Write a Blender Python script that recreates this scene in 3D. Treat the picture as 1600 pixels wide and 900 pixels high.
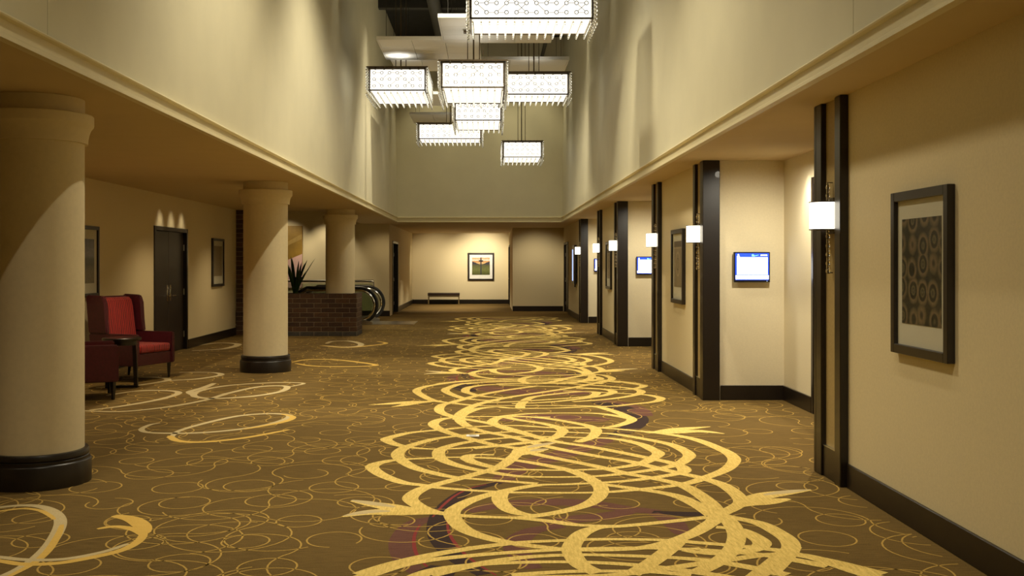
import bpy, bmesh, math, random
from math import pi, sin, cos, radians
from mathutils import Vector, Matrix

for o in list(bpy.data.objects):
    bpy.data.objects.remove(o, do_unlink=True)
scene = bpy.context.scene
COL = scene.collection

# ------------------------------------------------------------------ camera
F_PX, VX, VY, EYE = 1650.0, 761.0, 412.0, 1.56
cam_data = bpy.data.cameras.new('camera')
cam = bpy.data.objects.new('camera', cam_data)
COL.objects.link(cam)
cam.location = (0, 0, EYE)
cam.rotation_euler = (pi / 2, 0, 0)
cam_data.sensor_width = 36.0
cam_data.lens = F_PX / 1600.0 * 36.0
cam_data.shift_x = (800 - VX) / 1600.0
cam_data.shift_y = -(450 - VY) / 1600.0
cam_data.clip_end = 200
scene.camera = cam

# ------------------------------------------------------------------ world, exposure
world = bpy.data.worlds.new('world')
scene.world = world
world.use_nodes = True
world.node_tree.nodes['Background'].inputs[0].default_value = (1.0, 0.86, 0.62, 1)
world.node_tree.nodes['Background'].inputs[1].default_value = 0.02
vs = scene.view_settings
vs.view_transform = 'Standard'
vs.look = 'None'
vs.gamma = 1.0
vs.use_curve_mapping = False
vs.exposure = 0.0

# ------------------------------------------------------------------ main dimensions (metres)
H_LOW = 2.74          # low ceilings either side of the tall hall
H_TOP = 8.0
XA_L, XA_R = -2.54, 2.11   # faces of the tall hall's upper walls
XW_R = 2.52           # right wall
XW_L = -5.5           # left wall
D_BACK = 30.0         # upper back wall
D_FAR = 41.0          # end wall of the far corridor
BAY = 7.85            # column and pilaster spacing
Y0 = -3.2             # end wall behind the camera

WARM = (1.0, 0.80, 0.50)
WARM2 = (1.0, 0.86, 0.62)

def spot(loc, target, power, angle=60, blend=0.6, color=WARM, size=0.04):
    d = bpy.data.lights.new('spot_lamp', 'SPOT')
    d.energy = power
    d.color = color
    d.spot_size = radians(angle)
    d.spot_blend = blend
    d.shadow_soft_size = size
    o = bpy.data.objects.new('spot_lamp', d)
    COL.objects.link(o)
    o.location = loc
    v = Vector(target) - Vector(loc)
    o.rotation_euler = v.to_track_quat('-Z', 'Y').to_euler()
    return o

# lamps high in the tall hall, throwing light over the carpet and under the low ceilings
HALL = (1.0, 0.89, 0.66)
for yy, pw in ((2.2, 560), (10.2, 900), (14.9, 900), (22.9, 800)):
    spot((0.55, yy, 7.55), (-1.3, yy + 0.6, 0), pw, 96, 0.7, HALL, 0.05)
    spot((-1.75, yy - 0.8, 7.55), (1.0, yy + 0.2, 0), pw * 1.1, 100, 0.7, HALL, 0.38)
for yy in (7.0, 12.0, 15.4, 19.0, 25.3):
    spot((0.6, yy, 7.55), (0.5, yy, 0), 420, 50, 0.9, WARM2, 0.08)
for xx in (-1.4, 0.0, 1.3):  # added lamps without fixtures, only to brighten the upper back wall
    spot((xx, 28.9, 7.6), (xx, 29.9, 4.0), 150, 70, 0.9, (1.0, 0.88, 0.56), 0.06)
# wall washers grazing the upper walls
for yy in (8.5, 13.0, 18.0, 22.5, 25.2, 27.2, 29.0):
    pw = 60 if yy < 22 else 120
    spot((XA_L + 0.45, yy, 7.7), (XA_L + 0.02, yy, 2.8), pw, 40, 0.9, (1.0, 0.9, 0.66), 0.05)
    spot((XA_R - 0.45, yy, 7.7), (XA_R - 0.02, yy, 2.8), pw, 40, 0.9, (1.0, 0.9, 0.66), 0.05)
# lounge ceiling, left
for yy in (17.75, 18.38, 19.0):
    spot((-5.24, yy, 2.71), (-5.48, yy, 1.9), 16, 62, 1.0, WARM2, 0.08)
for xx, yy, pw in ((-4.1, 10.8, 70), (-4.3, 13.3, 115), (-4.3, 17.0, 110), (-4.2, 20.8, 110), (-4.0, 5.0, 40)):
    spot((xx, yy, 2.70), (xx, yy, 0), pw, 120, 0.9, WARM)
# escalator hall
spot((-4.6, 30.3, 3.3), (-4.75, 31.25, 1.2), 110, 75, 0.7, WARM2)
spot((-6.0, 30.0, 3.3), (-6.0, 31.25, 1.7), 80, 70, 0.7, WARM2)
spot((-3.3, 27.0, 2.70), (-3.1, 28.0, 0), 110, 110, 0.8, WARM)
spot((-2.95, 30.0, 2.70), (-3.1, 31.2, 1.2), 30, 90, 0.9, WARM)
# far corridor
spot((-0.15, 39.2, 2.70), (-0.2, 41.0, 1.3), 320, 100, 0.9, (1.0, 0.89, 0.68))
spot((-1.9, 39.0, 2.70), (-1.9, 40.9, 1.0), 130, 100, 0.9, WARM2)
spot((-1.2, 35.9, 2.70), (-1.2, 35.9, 0), 420, 95, 0.9, WARM2)
spot((-1.0, 38.4, 2.70), (-1.0, 38.4, 0), 520, 95, 0.9, WARM2)
spot((1.6, 33.0, 2.70), (1.6, 34.7, 0.7), 100, 100, 0.9, WARM2)
spot((0.0, 32.2, 2.70), (0.0, 32.2, 0), 170, 120, 0.9, WARM)
# door recesses, right
for k in range(3):
    yb = 7.9 + BAY * k
    spot((2.95, yb + 2.7, 2.70), (3.0, yb + 3.7, 0.5), 150, 130, 0.9, (1.0, 0.91, 0.72))
    spot((3.22, yb + 3.25, 2.70), (3.39, yb + 3.3, 0.8), 30, 70, 0.9, (1.0, 0.93, 0.78))
    spot((2.98, yb + 1.2, 2.70), (2.6, yb + 1.3, 0), 210, 100, 0.9, (1.0, 0.86, 0.66))

# ------------------------------------------------------------------ materials
MATS = {}
def nodes_of(m):
    m.use_nodes = True
    nt = m.node_tree
    return nt, nt.nodes['Principled BSDF']

def mat(name, col, rough=0.6, metal=0.0, var=0.0, scale=8.0, bump=0.0, bscale=60.0, stretch=(1, 1, 1),
        spec=0.5, coat=0.0, sheen=0.0):
    if name in MATS:
        return MATS[name]
    m = bpy.data.materials.new(name)
    nt, b = nodes_of(m)
    b.inputs['Roughness'].default_value = rough
    b.inputs['Metallic'].default_value = metal
    b.inputs['Specular IOR Level'].default_value = spec
    b.inputs['Coat Weight'].default_value = coat
    b.inputs['Sheen Weight'].default_value = sheen
    tc = nt.nodes.new('ShaderNodeTexCoord')
    mp = nt.nodes.new('ShaderNodeMapping')
    mp.inputs['Scale'].default_value = stretch
    nt.links.new(tc.outputs['Object'], mp.inputs['Vector'])
    nz = nt.nodes.new('ShaderNodeTexNoise')
    nz.inputs['Scale'].default_value = scale
    nz.inputs['Detail'].default_value = 4
    nt.links.new(mp.outputs[0], nz.inputs['Vector'])
    rp = nt.nodes.new('ShaderNodeValToRGB')
    lo = [max(0, c * (1 - var)) for c in col]
    hi = [min(1, c * (1 + var)) for c in col]
    rp.color_ramp.elements[0].position = 0.3
    rp.color_ramp.elements[1].position = 0.7
    rp.color_ramp.elements[0].color = (*lo, 1)
    rp.color_ramp.elements[1].color = (*hi, 1)
    nt.links.new(nz.outputs['Fac'], rp.inputs[0])
    nt.links.new(rp.outputs[0], b.inputs['Base Color'])
    if bump > 0:
        n2 = nt.nodes.new('ShaderNodeTexNoise')
        n2.inputs['Scale'].default_value = bscale
        nt.links.new(mp.outputs[0], n2.inputs['Vector'])
        bp = nt.nodes.new('ShaderNodeBump')
        bp.inputs['Strength'].default_value = bump
        bp.inputs['Distance'].default_value = 0.01
        nt.links.new(n2.outputs['Fac'], bp.inputs['Height'])
        nt.links.new(bp.outputs[0], b.inputs['Normal'])
    MATS[name] = m
    return m

def emit(name, col, strength, var=0.0, scale=20):
    if name in MATS:
        return MATS[name]
    m = bpy.data.materials.new(name)
    nt, b = nodes_of(m)
    b.inputs['Base Color'].default_value = (*[min(1, c) for c in col], 1)
    b.inputs['Emission Color'].default_value = (*col, 1)
    b.inputs['Emission Strength'].default_value = strength
    if var > 0:
        tc = nt.nodes.new('ShaderNodeTexCoord')
        nz = nt.nodes.new('ShaderNodeTexNoise')
        nz.inputs['Scale'].default_value = scale
        nt.links.new(tc.outputs['Object'], nz.inputs['Vector'])
        mr = nt.nodes.new('ShaderNodeMapRange')
        mr.inputs[3].default_value = strength * (1 - var)
        mr.inputs[4].default_value = strength * (1 + var)
        nt.links.new(nz.outputs['Fac'], mr.inputs[0])
        nt.links.new(mr.outputs[0], b.inputs['Emission Strength'])
    MATS[name] = m
    return m

M_UPPER = mat('upper_wall_paint', (0.59, 0.55, 0.39), 0.7, var=0.03, scale=2.0, bump=0.05, bscale=300)
M_WALL = mat('cream_wallcovering', (0.66, 0.56, 0.34), 0.75, var=0.04, scale=60, bump=0.12, bscale=260)
M_ALC = mat('recess_wallcovering', (0.70, 0.62, 0.43), 0.75, var=0.03, scale=60, bump=0.1, bscale=260)
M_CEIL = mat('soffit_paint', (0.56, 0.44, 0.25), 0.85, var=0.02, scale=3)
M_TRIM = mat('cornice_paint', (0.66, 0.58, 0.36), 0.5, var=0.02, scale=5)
M_COLUMN = mat('column_plaster', (0.66, 0.565, 0.36), 0.7, var=0.03, scale=25, bump=0.08, bscale=200)
M_DARK = mat('dark_stained_wood', (0.010, 0.006, 0.004), 0.36, var=0.35, scale=30, stretch=(8, 8, 0.5), coat=0.08)
M_DOOR = mat('dark_door_veneer', (0.022, 0.015, 0.010), 0.38, var=0.35, scale=18, stretch=(6, 6, 0.4))
M_GOLDPANEL = mat('bronze_panel_cloth', (0.36, 0.26, 0.10), 0.6, var=0.08, scale=60, bump=0.1, bscale=300)
M_BLACK = mat('black_ceiling', (0.012, 0.011, 0.009), 0.8, var=0.3, scale=4)
M_DUCT = mat('dark_duct', (0.022, 0.020, 0.015), 0.6, var=0.2, scale=6)
M_CLOUD = mat('white_ceiling_tile', (0.72, 0.70, 0.63), 0.75, var=0.02, scale=40, bump=0.05)
M_STEEL = mat('brushed_steel', (0.62, 0.61, 0.57), 0.28, metal=1.0, var=0.08, scale=40, stretch=(1, 20, 20))
M_CHROME = mat('polished_chrome', (0.78, 0.77, 0.74), 0.12, metal=1.0, var=0.03)
M_RUBBER = mat('black_rubber', (0.012, 0.012, 0.012), 0.4, var=0.1)
M_BRONZE = mat('dark_bronze_frame', (0.085, 0.062, 0.035), 0.35, metal=0.7, var=0.1)
M_MAROON = mat('maroon_leather', (0.072, 0.009, 0.017), 0.42, var=0.15, scale=30, bump=0.08, bscale=150)
M_MORTAR = mat('grey_mortar', (0.26, 0.20, 0.13), 0.9, var=0.1, scale=40, bump=0.2)
M_BRICKS = [mat('brown_brick_%s' % n, c, 0.7, var=0.25, scale=25, bump=0.3, bscale=90) for n, c in
            (('dark', (0.052, 0.024, 0.013)), ('mid', (0.070, 0.034, 0.017)), ('red', (0.088, 0.042, 0.020)))]
M_SLATE = mat('grey_base_course', (0.06, 0.055, 0.05), 0.6, var=0.2, scale=20)
M_SOIL = mat('dark_soil', (0.03, 0.02, 0.012), 0.95, var=0.4, scale=40, bump=0.5)
M_LEAF = mat('dark_green_leaf', (0.035, 0.085, 0.020), 0.35, var=0.4, scale=15)
M_MAT = mat('picture_mat', (0.56, 0.53, 0.40), 0.9, var=0.02)
M_MATW = mat('white_picture_mat', (0.80, 0.79, 0.74), 0.9, var=0.02)
M_FRAME = mat('black_picture_frame', (0.016, 0.011, 0.008), 0.35, var=0.2, scale=20)
M_PLASTIC = mat('black_plastic', (0.010, 0.010, 0.012), 0.3, var=0.1)
M_WHITEP = mat('white_plastic', (0.78, 0.74, 0.66), 0.5, var=0.03)

def glass_mat(name, col=(1, 1, 1), mixg=0.035, rough=0.02):
    m = bpy.data.materials.new(name)
    m.use_nodes = True
    nt = m.node_tree
    nt.nodes.remove(nt.nodes['Principled BSDF'])
    out = nt.nodes['Material Output']
    tr = nt.nodes.new('ShaderNodeBsdfTransparent')
    tr.inputs[0].default_value = (*col, 1)
    gl = nt.nodes.new('ShaderNodeBsdfGlossy')
    gl.inputs['Roughness'].default_value = rough
    mx = nt.nodes.new('ShaderNodeMixShader')
    mx.inputs[0].default_value = mixg
    nt.links.new(tr.outputs[0], mx.inputs[1])
    nt.links.new(gl.outputs[0], mx.inputs[2])
    nt.links.new(mx.outputs[0], out.inputs[0])
    MATS[name] = m
    return m
M_PANE = glass_mat('picture_glass')
M_ESCGLASS = glass_mat('balustrade_glass', (0.80, 0.84, 0.78))

def crystal_mat():
    m = bpy.data.materials.new('clear_crystal')
    nt, b = nodes_of(m)
    b.inputs['Base Color'].default_value = (0.97, 0.97, 0.92, 1)
    b.inputs['Roughness'].default_value = 0.03
    b.inputs['IOR'].default_value = 1.55
    b.inputs['Transmission Weight'].default_value = 1.0
    return m
M_CRYSTAL = crystal_mat()
M_DIFF = emit('lit_diffuser', (1.0, 0.96, 0.84), 1.6, 0.10, 9)
M_SHADE = emit('lit_sconce_shade', (1.0, 0.92, 0.74), 3.6, 0.12, 12)

# ------------------------------------------------------------------ carpet material
def carpet_mat(name, c1, c2, streak=1.0, rough=0.95, st=(0.6, 6, 1)):
    m = bpy.data.materials.new(name)
    nt, b = nodes_of(m)
    b.inputs['Roughness'].default_value = rough
    b.inputs['Specular IOR Level'].default_value = 0.15
    tc = nt.nodes.new('ShaderNodeTexCoord')
    def noise(scale, st, det=3):
        mp = nt.nodes.new('ShaderNodeMapping')
        mp.inputs['Scale'].default_value = st
        nt.links.new(tc.outputs['Object'], mp.inputs['Vector'])
        n = nt.nodes.new('ShaderNodeTexNoise')
        n.inputs['Scale'].default_value = scale
        n.inputs['Detail'].default_value = det
        nt.links.new(mp.outputs[0], n.inputs['Vector'])
        return n
    n1 = noise(14, st, 5)       # weave streaks across the corridor
    n2 = noise(160, (1, 1, 1), 2)        # tufts
    n3 = noise(0.9, (1, 1, 1), 2)        # wear
    a = nt.nodes.new('ShaderNodeMath'); a.operation = 'MULTIPLY_ADD'
    a.inputs[1].default_value = 0.55 * streak
    nt.links.new(n1.outputs['Fac'], a.inputs[0])
    s = nt.nodes.new('ShaderNodeMath'); s.operation = 'MULTIPLY'
    s.inputs[1].default_value = 0.6
    nt.links.new(n2.outputs['Fac'], s.inputs[0])
    nt.links.new(s.outputs[0], a.inputs[2])
    a2 = nt.nodes.new('ShaderNodeMath'); a2.operation = 'MULTIPLY_ADD'
    a2.inputs[1].default_value = 0.35
    nt.links.new(n3.outputs['Fac'], a2.inputs[0])
    nt.links.new(a.outputs[0], a2.inputs[2])
    rp = nt.nodes.new('ShaderNodeValToRGB')
    rp.color_ramp.elements[0].position = 0.45
    rp.color_ramp.elements[1].position = 1.0
    rp.color_ramp.elements[0].color = (*c1, 1)
    rp.color_ramp.elements[1].color = (*c2, 1)
    nt.links.new(a2.outputs[0], rp.inputs[0])
    nt.links.new(rp.outputs[0], b.inputs['Base Color'])
    bp = nt.nodes.new('ShaderNodeBump')
    bp.inputs['Strength'].default_value = 0.5
    bp.inputs['Distance'].default_value = 0.006
    nt.links.new(n2.outputs['Fac'], bp.inputs['Height'])
    nt.links.new(bp.outputs[0], b.inputs['Normal'])
    MATS[name] = m
    return m
M_CARPET = carpet_mat('brown_carpet', (0.046, 0.028, 0.007), (0.148, 0.092, 0.026), 1.5)
M_GOLD = carpet_mat('gold_carpet_scroll', (0.36, 0.235, 0.045), (0.78, 0.575, 0.18), 1.3, st=(5, 0.7, 1))
M_CURL = carpet_mat('ochre_carpet_line', (0.33, 0.205, 0.045), (0.48, 0.31, 0.08))
M_CREAM = carpet_mat('sand_carpet_scroll', (0.40, 0.31, 0.15), (0.55, 0.44, 0.24))
M_OCHRE = carpet_mat('amber_carpet_scroll', (0.50, 0.31, 0.06), (0.66, 0.43, 0.11))
M_PLUM = carpet_mat('plum_carpet_band', (0.060, 0.024, 0.018), (0.145, 0.064, 0.046), 1.4)
M_NOIR = carpet_mat('charcoal_carpet_band', (0.022, 0.013, 0.012), (0.050, 0.030, 0.026))
M_RED = carpet_mat('red_carpet_edge', (0.16, 0.018, 0.018), (0.26, 0.05, 0.045))

# ------------------------------------------------------------------ mesh helpers
def new_bm():
    return bmesh.new()

def add_box(bm, x0, x1, y0, y1, z0, z1, bevel=0.0, seg=1):
    r = bmesh.ops.create_cube(bm, size=1.0)
    vs_ = r['verts']
    bmesh.ops.scale(bm, vec=(x1 - x0, y1 - y0, z1 - z0), verts=vs_)
    bmesh.ops.translate(bm, vec=((x0 + x1) / 2, (y0 + y1) / 2, (z0 + z1) / 2), verts=vs_)
    if bevel > 0:
        es = list({e for v in vs_ for e in v.link_edges})
        bmesh.ops.bevel(bm, geom=es, offset=bevel, segments=seg, affect='EDGES', profile=0.6)
    return vs_

def add_cyl(bm, p0, p1, r0, r1=None, seg=12, cap=True):
    r1 = r0 if r1 is None else r1
    p0, p1 = Vector(p0), Vector(p1)
    v = p1 - p0
    res = bmesh.ops.create_cone(bm, cap_ends=cap, segments=seg, radius1=r0, radius2=r1, depth=v.length)
    q = Vector((0, 0, 1)).rotation_difference(v)
    bmesh.ops.transform(bm, matrix=Matrix.Translation((p0 + p1) / 2) @ q.to_matrix().to_4x4(), verts=res['verts'])
    return res['verts']

def add_lathe(bm, prof, seg=48, center=(0, 0)):
    rings = []
    for r, z in prof:
        rings.append([bm.verts.new((center[0] + r * cos(2 * pi * i / seg), center[1] + r * sin(2 * pi * i / seg), z)) for i in range(seg)])
    for a, b in zip(rings[:-1], rings[1:]):
        for i in range(seg):
            j = (i + 1) % seg
            bm.faces.new((a[i], a[j], b[j], b[i]))
    bm.faces.new(list(reversed(rings[0])))
    bm.faces.new(rings[-1])

def add_prism(bm, pts, axis, a, b):
    """extrude a 2D outline: axis 'x' -> pts are (y,z), 'y' -> (x,z), 'z' -> (x,y)"""
    def P(p, t):
        if axis == 'x': return (t, p[0], p[1])
        if axis == 'y': return (p[0], t, p[1])
        return (p[0], p[1], t)
    A = [bm.verts.new(P(p, a)) for p in pts]
    B = [bm.verts.new(P(p, b)) for p in pts]
    n = len(pts)
    for i in range(n):
        j = (i + 1) % n
        bm.faces.new((A[i], A[j], B[j], B[i]))
    bm.faces.new(list(reversed(A)))
    bm.faces.new(B)
    return A + B

def add_tube(bm, pts, r, seg=8, closed=False):
    pts = [Vector(p) for p in pts]
    n = len(pts)
    rings = []
    up = None
    for i, p in enumerate(pts):
        t = (pts[min(i + 1, n - 1)] - pts[max(i - 1, 0)]).normalized()
        if up is None:
            up = Vector((0, 0, 1)) if abs(t.z) < 0.9 else Vector((1, 0, 0))
        side = t.cross(up).normalized()
        up = side.cross(t).normalized()
        rr = r[i] if isinstance(r, (list, tuple)) else r
        rings.append([bm.verts.new(p + rr * (cos(2 * pi * k / seg) * side + sin(2 * pi * k / seg) * up)) for k in range(seg)])
    for a, b in zip(rings[:-1], rings[1:]):
        for k in range(seg):
            l = (k + 1) % seg
            bm.faces.new((a[k], a[l], b[l], b[k]))
    bm.faces.new(list(reversed(rings[0])))
    bm.faces.new(rings[-1])

def mesh_of(bm, name, m, smooth=False, angle=40):
    bmesh.ops.recalc_face_normals(bm, faces=bm.faces)
    me = bpy.data.meshes.new(name)
    bm.to_mesh(me)
    bm.free()
    if m is not None:
        me.materials.append(m)
    if smooth:
        for p in me.polygons:
            p.use_smooth = True
        me.set_sharp_from_angle(angle=radians(angle))
    return me

def obj(name, bm, m, parent=None, smooth=False, loc=None):
    me = bm if isinstance(bm, bpy.types.Mesh) else mesh_of(bm, name, m, smooth)
    o = bpy.data.objects.new(name, me)
    COL.objects.link(o)
    if parent is not None:
        o.parent = parent
    if loc is not None:
        o.location = loc
    return o

def thing(name, label, cat, loc=(0, 0, 0), rotz=0.0, group=None):
    o = bpy.data.objects.new(name, None)
    COL.objects.link(o)
    o.empty_display_size = 0.1
    o.location = loc
    o.rotation_euler = (0, 0, rotz)
    o['label'] = label
    o['category'] = cat
    if group:
        o['group'] = group
    return o

def tag(o, label, cat, group=None):
    o['label'] = label
    o['category'] = cat
    if group:
        o['group'] = group
    return o

def struct(name, bm, m, label=None, cat=None, parent=None, smooth=False):
    o = obj(name, bm, m, parent, smooth)
    if parent is None:
        o['kind'] = 'structure'
        if label:
            o['label'] = label
        if cat:
            o['category'] = cat
    return o

def sbox(name, x0, x1, y0, y1, z0, z1, m, label=None, cat=None, parent=None, bevel=0.0):
    bm = new_bm()
    add_box(bm, x0, x1, y0, y1, z0, z1, bevel)
    return struct(name, bm, m, label, cat, parent)

def pbox(name, x0, x1, y0, y1, z0, z1, m, parent, bevel=0.0, seg=1):
    bm = new_bm()
    add_box(bm, x0, x1, y0, y1, z0, z1, bevel, seg)
    return obj(name, bm, m, parent)

def copy_tree(o, parent=None):
    c = o.copy()
    COL.objects.link(c)
    c.parent = parent
    for ch in list(o.children):
        copy_tree(ch, c)
    return c

def P(x, y):
    """photo pixel on the floor -> (x, depth)"""
    d = F_PX * EYE / (y - VY)
    return ((x - VX) * d / F_PX, d)

# ================================================================== STRUCTURE
# ---- floor (with the opening of the escalator well)
def grid_mesh(xs, ys, z, skip):
    bm = new_bm()
    vv = {}
    for i, x in enumerate(xs):
        for j, y in enumerate(ys):
            vv[i, j] = bm.verts.new((x, y, z))
    for i in range(len(xs) - 1):
        for j in range(len(ys) - 1):
            if not skip((xs[i] + xs[i + 1]) / 2, (ys[j] + ys[j + 1]) / 2):
                bm.faces.new((vv[i, j], vv[i + 1, j], vv[i + 1, j + 1], vv[i, j + 1]))
    r = bmesh.ops.extrude_face_region(bm, geom=bm.faces[:])
    bmesh.ops.translate(bm, vec=(0, 0, -0.08), verts=[g for g in r['geom'] if isinstance(g, bmesh.types.BMVert)])
    return bm
WELL = (-8.0, -4.35, 26.75, 28.85)
floor = struct('floor', grid_mesh([-8.2, -4.35, 3.7], [Y0 - 0.2, 26.75, 28.85, D_FAR + 0.2], 0.0,
               lambda x, y: x < -4.35 and 26.75 < y < 28.85), M_CARPET,
               'brown patterned carpet with gold scrolls covering the whole hall', 'floor')

# ---- low ceilings
bm = new_bm()
add_box(bm, XW_L - 0.15, XA_L - 0.04, Y0, 23.7, H_LOW, H_LOW + 0.02)
add_box(bm, -3.7, XA_L - 0.04, 23.7, 31.45, H_LOW, H_LOW + 0.02)
add_box(bm, -3.72, -3.7, 23.7, 31.3, H_LOW, 3.4)
add_box(bm, -8.0, -3.7, 23.68, 23.7, H_LOW + 0.02, 3.4)
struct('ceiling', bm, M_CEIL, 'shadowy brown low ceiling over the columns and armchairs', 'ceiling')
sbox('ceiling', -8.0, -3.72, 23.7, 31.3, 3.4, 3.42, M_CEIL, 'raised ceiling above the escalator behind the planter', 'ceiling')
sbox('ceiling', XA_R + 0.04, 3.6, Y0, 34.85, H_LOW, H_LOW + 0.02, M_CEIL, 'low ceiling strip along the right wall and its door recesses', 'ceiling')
bm = new_bm()
add_box(bm, XA_L - 0.04, XA_R + 0.04, D_BACK + 0.04, 31.45, H_LOW, H_LOW + 0.02)
add_box(bm, -3.1, XA_R + 0.04, 31.45, D_FAR, H_LOW, H_LOW + 0.02)
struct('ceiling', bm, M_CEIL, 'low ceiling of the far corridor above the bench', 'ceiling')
sbox('ceiling', XA_L - 0.3, XA_R + 0.3, Y0, D_BACK + 0.3, H_TOP, H_TOP + 0.1, M_BLACK, 'black open ceiling high above the chandeliers', 'ceiling')

# ---- upper walls of the tall hall, each in two panels with a narrow joint
JOINT = 6.2
for side, xf, x2 in (('left', XA_L - 0.04, XA_L - 0.2), ('right', XA_R + 0.04, XA_R + 0.2)):
    bm = new_bm()
    xa, xb = min(xf, x2), max(xf, x2)
    add_box(bm, xa, xb, Y0, JOINT - 0.005, H_LOW + 0.02, H_TOP)
    add_box(bm, xa, xb, JOINT + 0.005, D_BACK + 0.04, H_LOW + 0.02, H_TOP)
    s = -1 if side == 'left' else 1
    add_box(bm, min(xf + s * 0.012, xf + s * 0.03), max(xf + s * 0.012, xf + s * 0.03), JOINT - 0.005, JOINT + 0.005, H_LOW + 0.02, H_TOP)
    struct('wall_upper_' + side, bm, M_UPPER, 'tall pale olive upper wall on the %s of the chandeliers' % side, 'wall')
sbox('wall_upper_back', XA_L - 0.04, XA_R + 0.04, D_BACK + 0.04, D_BACK + 0.2, H_LOW + 0.02, H_TOP, M_UPPER,
     'tall pale olive upper wall at the far end of the hall', 'wall')
sbox('wall_rear', -5.65, 3.6, Y0 - 0.15, Y0, 0, H_TOP, M_WALL, 'cream wall behind the viewer', 'wall')

# ---- cornices
PROF = [(0, 2.74), (0.056, 2.74), (0.056, 2.752), (0.040, 2.754), (0.040, 2.770), (0.022, 2.772), (0.016, 2.79),
        (0.016, 2.856), (0.048, 2.862), (0.052, 2.870), (0.048, 2.879), (0.014, 2.882), (0.014, 2.890), (0, 2.892)]
bm = new_bm()
add_prism(bm, [(XA_L - 0.04 + p, z) for p, z in PROF], 'y', Y0, D_BACK + 0.04)
struct('trim_1', bm, M_TRIM, 'stepped cornice along the foot of the left upper wall', 'cornice')
bm = new_bm()
add_prism(bm, [(XA_R + 0.04 - p, z) for p, z in PROF], 'y', Y0, D_BACK + 0.04)
struct('trim_2', bm, M_TRIM, 'stepped cornice along the foot of the right upper wall', 'cornice')
bm = new_bm()
add_prism(bm, [(D_BACK + 0.04 - p, z) for p, z in PROF], 'x', XA_L - 0.04, XA_R + 0.04)
struct('trim_3', bm, M_TRIM, 'short stepped cornice across the far end of the hall', 'cornice')

# ---- beams and ducts under the black ceiling
for k, yy in enumerate((12.4, 16.6, 20.9, 25.0)):
    sbox('trim_4', XA_L - 0.04, XA_R + 0.04, yy, yy + 0.22, H_TOP - 0.38, H_TOP, M_DUCT,
         ('first', 'second', 'third', 'fourth')[k] + ' dark roof beam from the viewer under the black ceiling', 'beam')
bm = new_bm()
add_cyl(bm, (-1.2, Y0, 7.45), (-1.2, 29.9, 7.45), 0.15, seg=20)
tag(obj('air_duct', bm, M_DUCT, None, True), 'dark round air duct running under the black ceiling on the left', 'duct')
bm = new_bm()
add_cyl(bm, (1.55, Y0, 7.4), (1.55, 29.9, 7.4), 0.05, seg=12)
tag(obj('conduit_pipe', bm, M_DUCT, None, True), 'thin dark pipe running under the black ceiling on the right', 'pipe')

# ---- left wall with the opening of its double door
DL0, DL1, DLH = 17.42, 19.36, 2.19
bm = new_bm()
add_box(bm, XW_L - 0.15, XW_L, Y0, DL0, 0, H_LOW)
add_box(bm, XW_L - 0.15, XW_L, DL1, 23.1, 0, H_LOW)
add_box(bm, XW_L - 0.15, XW_L, DL0, DL1, DLH, H_LOW)
struct('wall_left', bm, M_WALL, 'cream lounge wall with the dark double door behind the armchairs', 'wall')
BB = 0.168
def baseboard(side, x0, x1, y0, y1, label):
    sbox('baseboard_' + side, x0, x1, y0, y1, 0, BB, M_DARK, label, 'baseboard', bevel=0.004)
baseboard('left', XW_L, XW_L + 0.02, Y0, DL0 - 0.02, 'dark baseboard along the left wall behind the armchairs')
baseboard('left', XW_L, XW_L + 0.02, DL1 + 0.02, 23.08, 'dark baseboard from the double door to the brick pier')

def double_door(name, loc, rotz, w, h, label, handed=True, recess=0.06):
    """opening centred on local x, facing local -y"""
    r = thing(name, label, 'door', loc, rotz)
    r['kind'] = 'structure'
    bm = new_bm()
    c = 0.07
    add_box(bm, -w / 2, -w / 2 + c, -0.02, recess + 0.03, 0, h, 0.004)
    add_box(bm, w / 2 - c, w / 2, -0.02, recess + 0.03, 0, h, 0.004)
    add_box(bm, -w / 2 + c, w / 2 - c, -0.02, recess + 0.03, h - c, h, 0.004)
    obj('door_frame', bm, M_DARK, r)
    for s in (-1, 1):
        x0, x1 = (-w / 2 + c + 0.003, -0.003) if s < 0 else (0.003, w / 2 - c - 0.003)
        leaf = pbox('door_leaf', x0, x1, recess - 0.015, recess + 0.03, 0.01, h - c - 0.004, M_DOOR, r, 0.003)
        bm = new_bm()
        hx = s * 0.085
        yf = recess - 0.015
        add_box(bm, hx - 0.03, hx + 0.03, yf - 0.01, yf, 0.91, 1.19, 0.004)
        add_cyl(bm, (hx, yf - 0.06, 1.0), (hx, yf, 1.0), 0.012)
        add_cyl(bm, (hx, yf - 0.055, 1.0), (hx + s * 0.13, yf - 0.055, 1.0), 0.015)
        add_cyl(bm, (hx, yf - 0.02, 1.13), (hx, yf, 1.13), 0.022, seg=16)
        obj('door_handle', bm, M_CHROME, leaf, True)
        for z in (0.28, 1.05, 1.85):
            bm = new_bm()
            add_cyl(bm, (s * (w / 2 - c - 0.002), yf - 0.008, z - 0.055), (s * (w / 2 - c - 0.002), yf - 0.008, z + 0.055), 0.009)
            obj('hinge', bm, M_STEEL, leaf, True)
    return r
double_door('door_1', (XW_L, (DL0 + DL1) / 2, 0), pi / 2, DL1 - DL0, DLH, 'dark double door with silver handles in the left wall')

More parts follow.
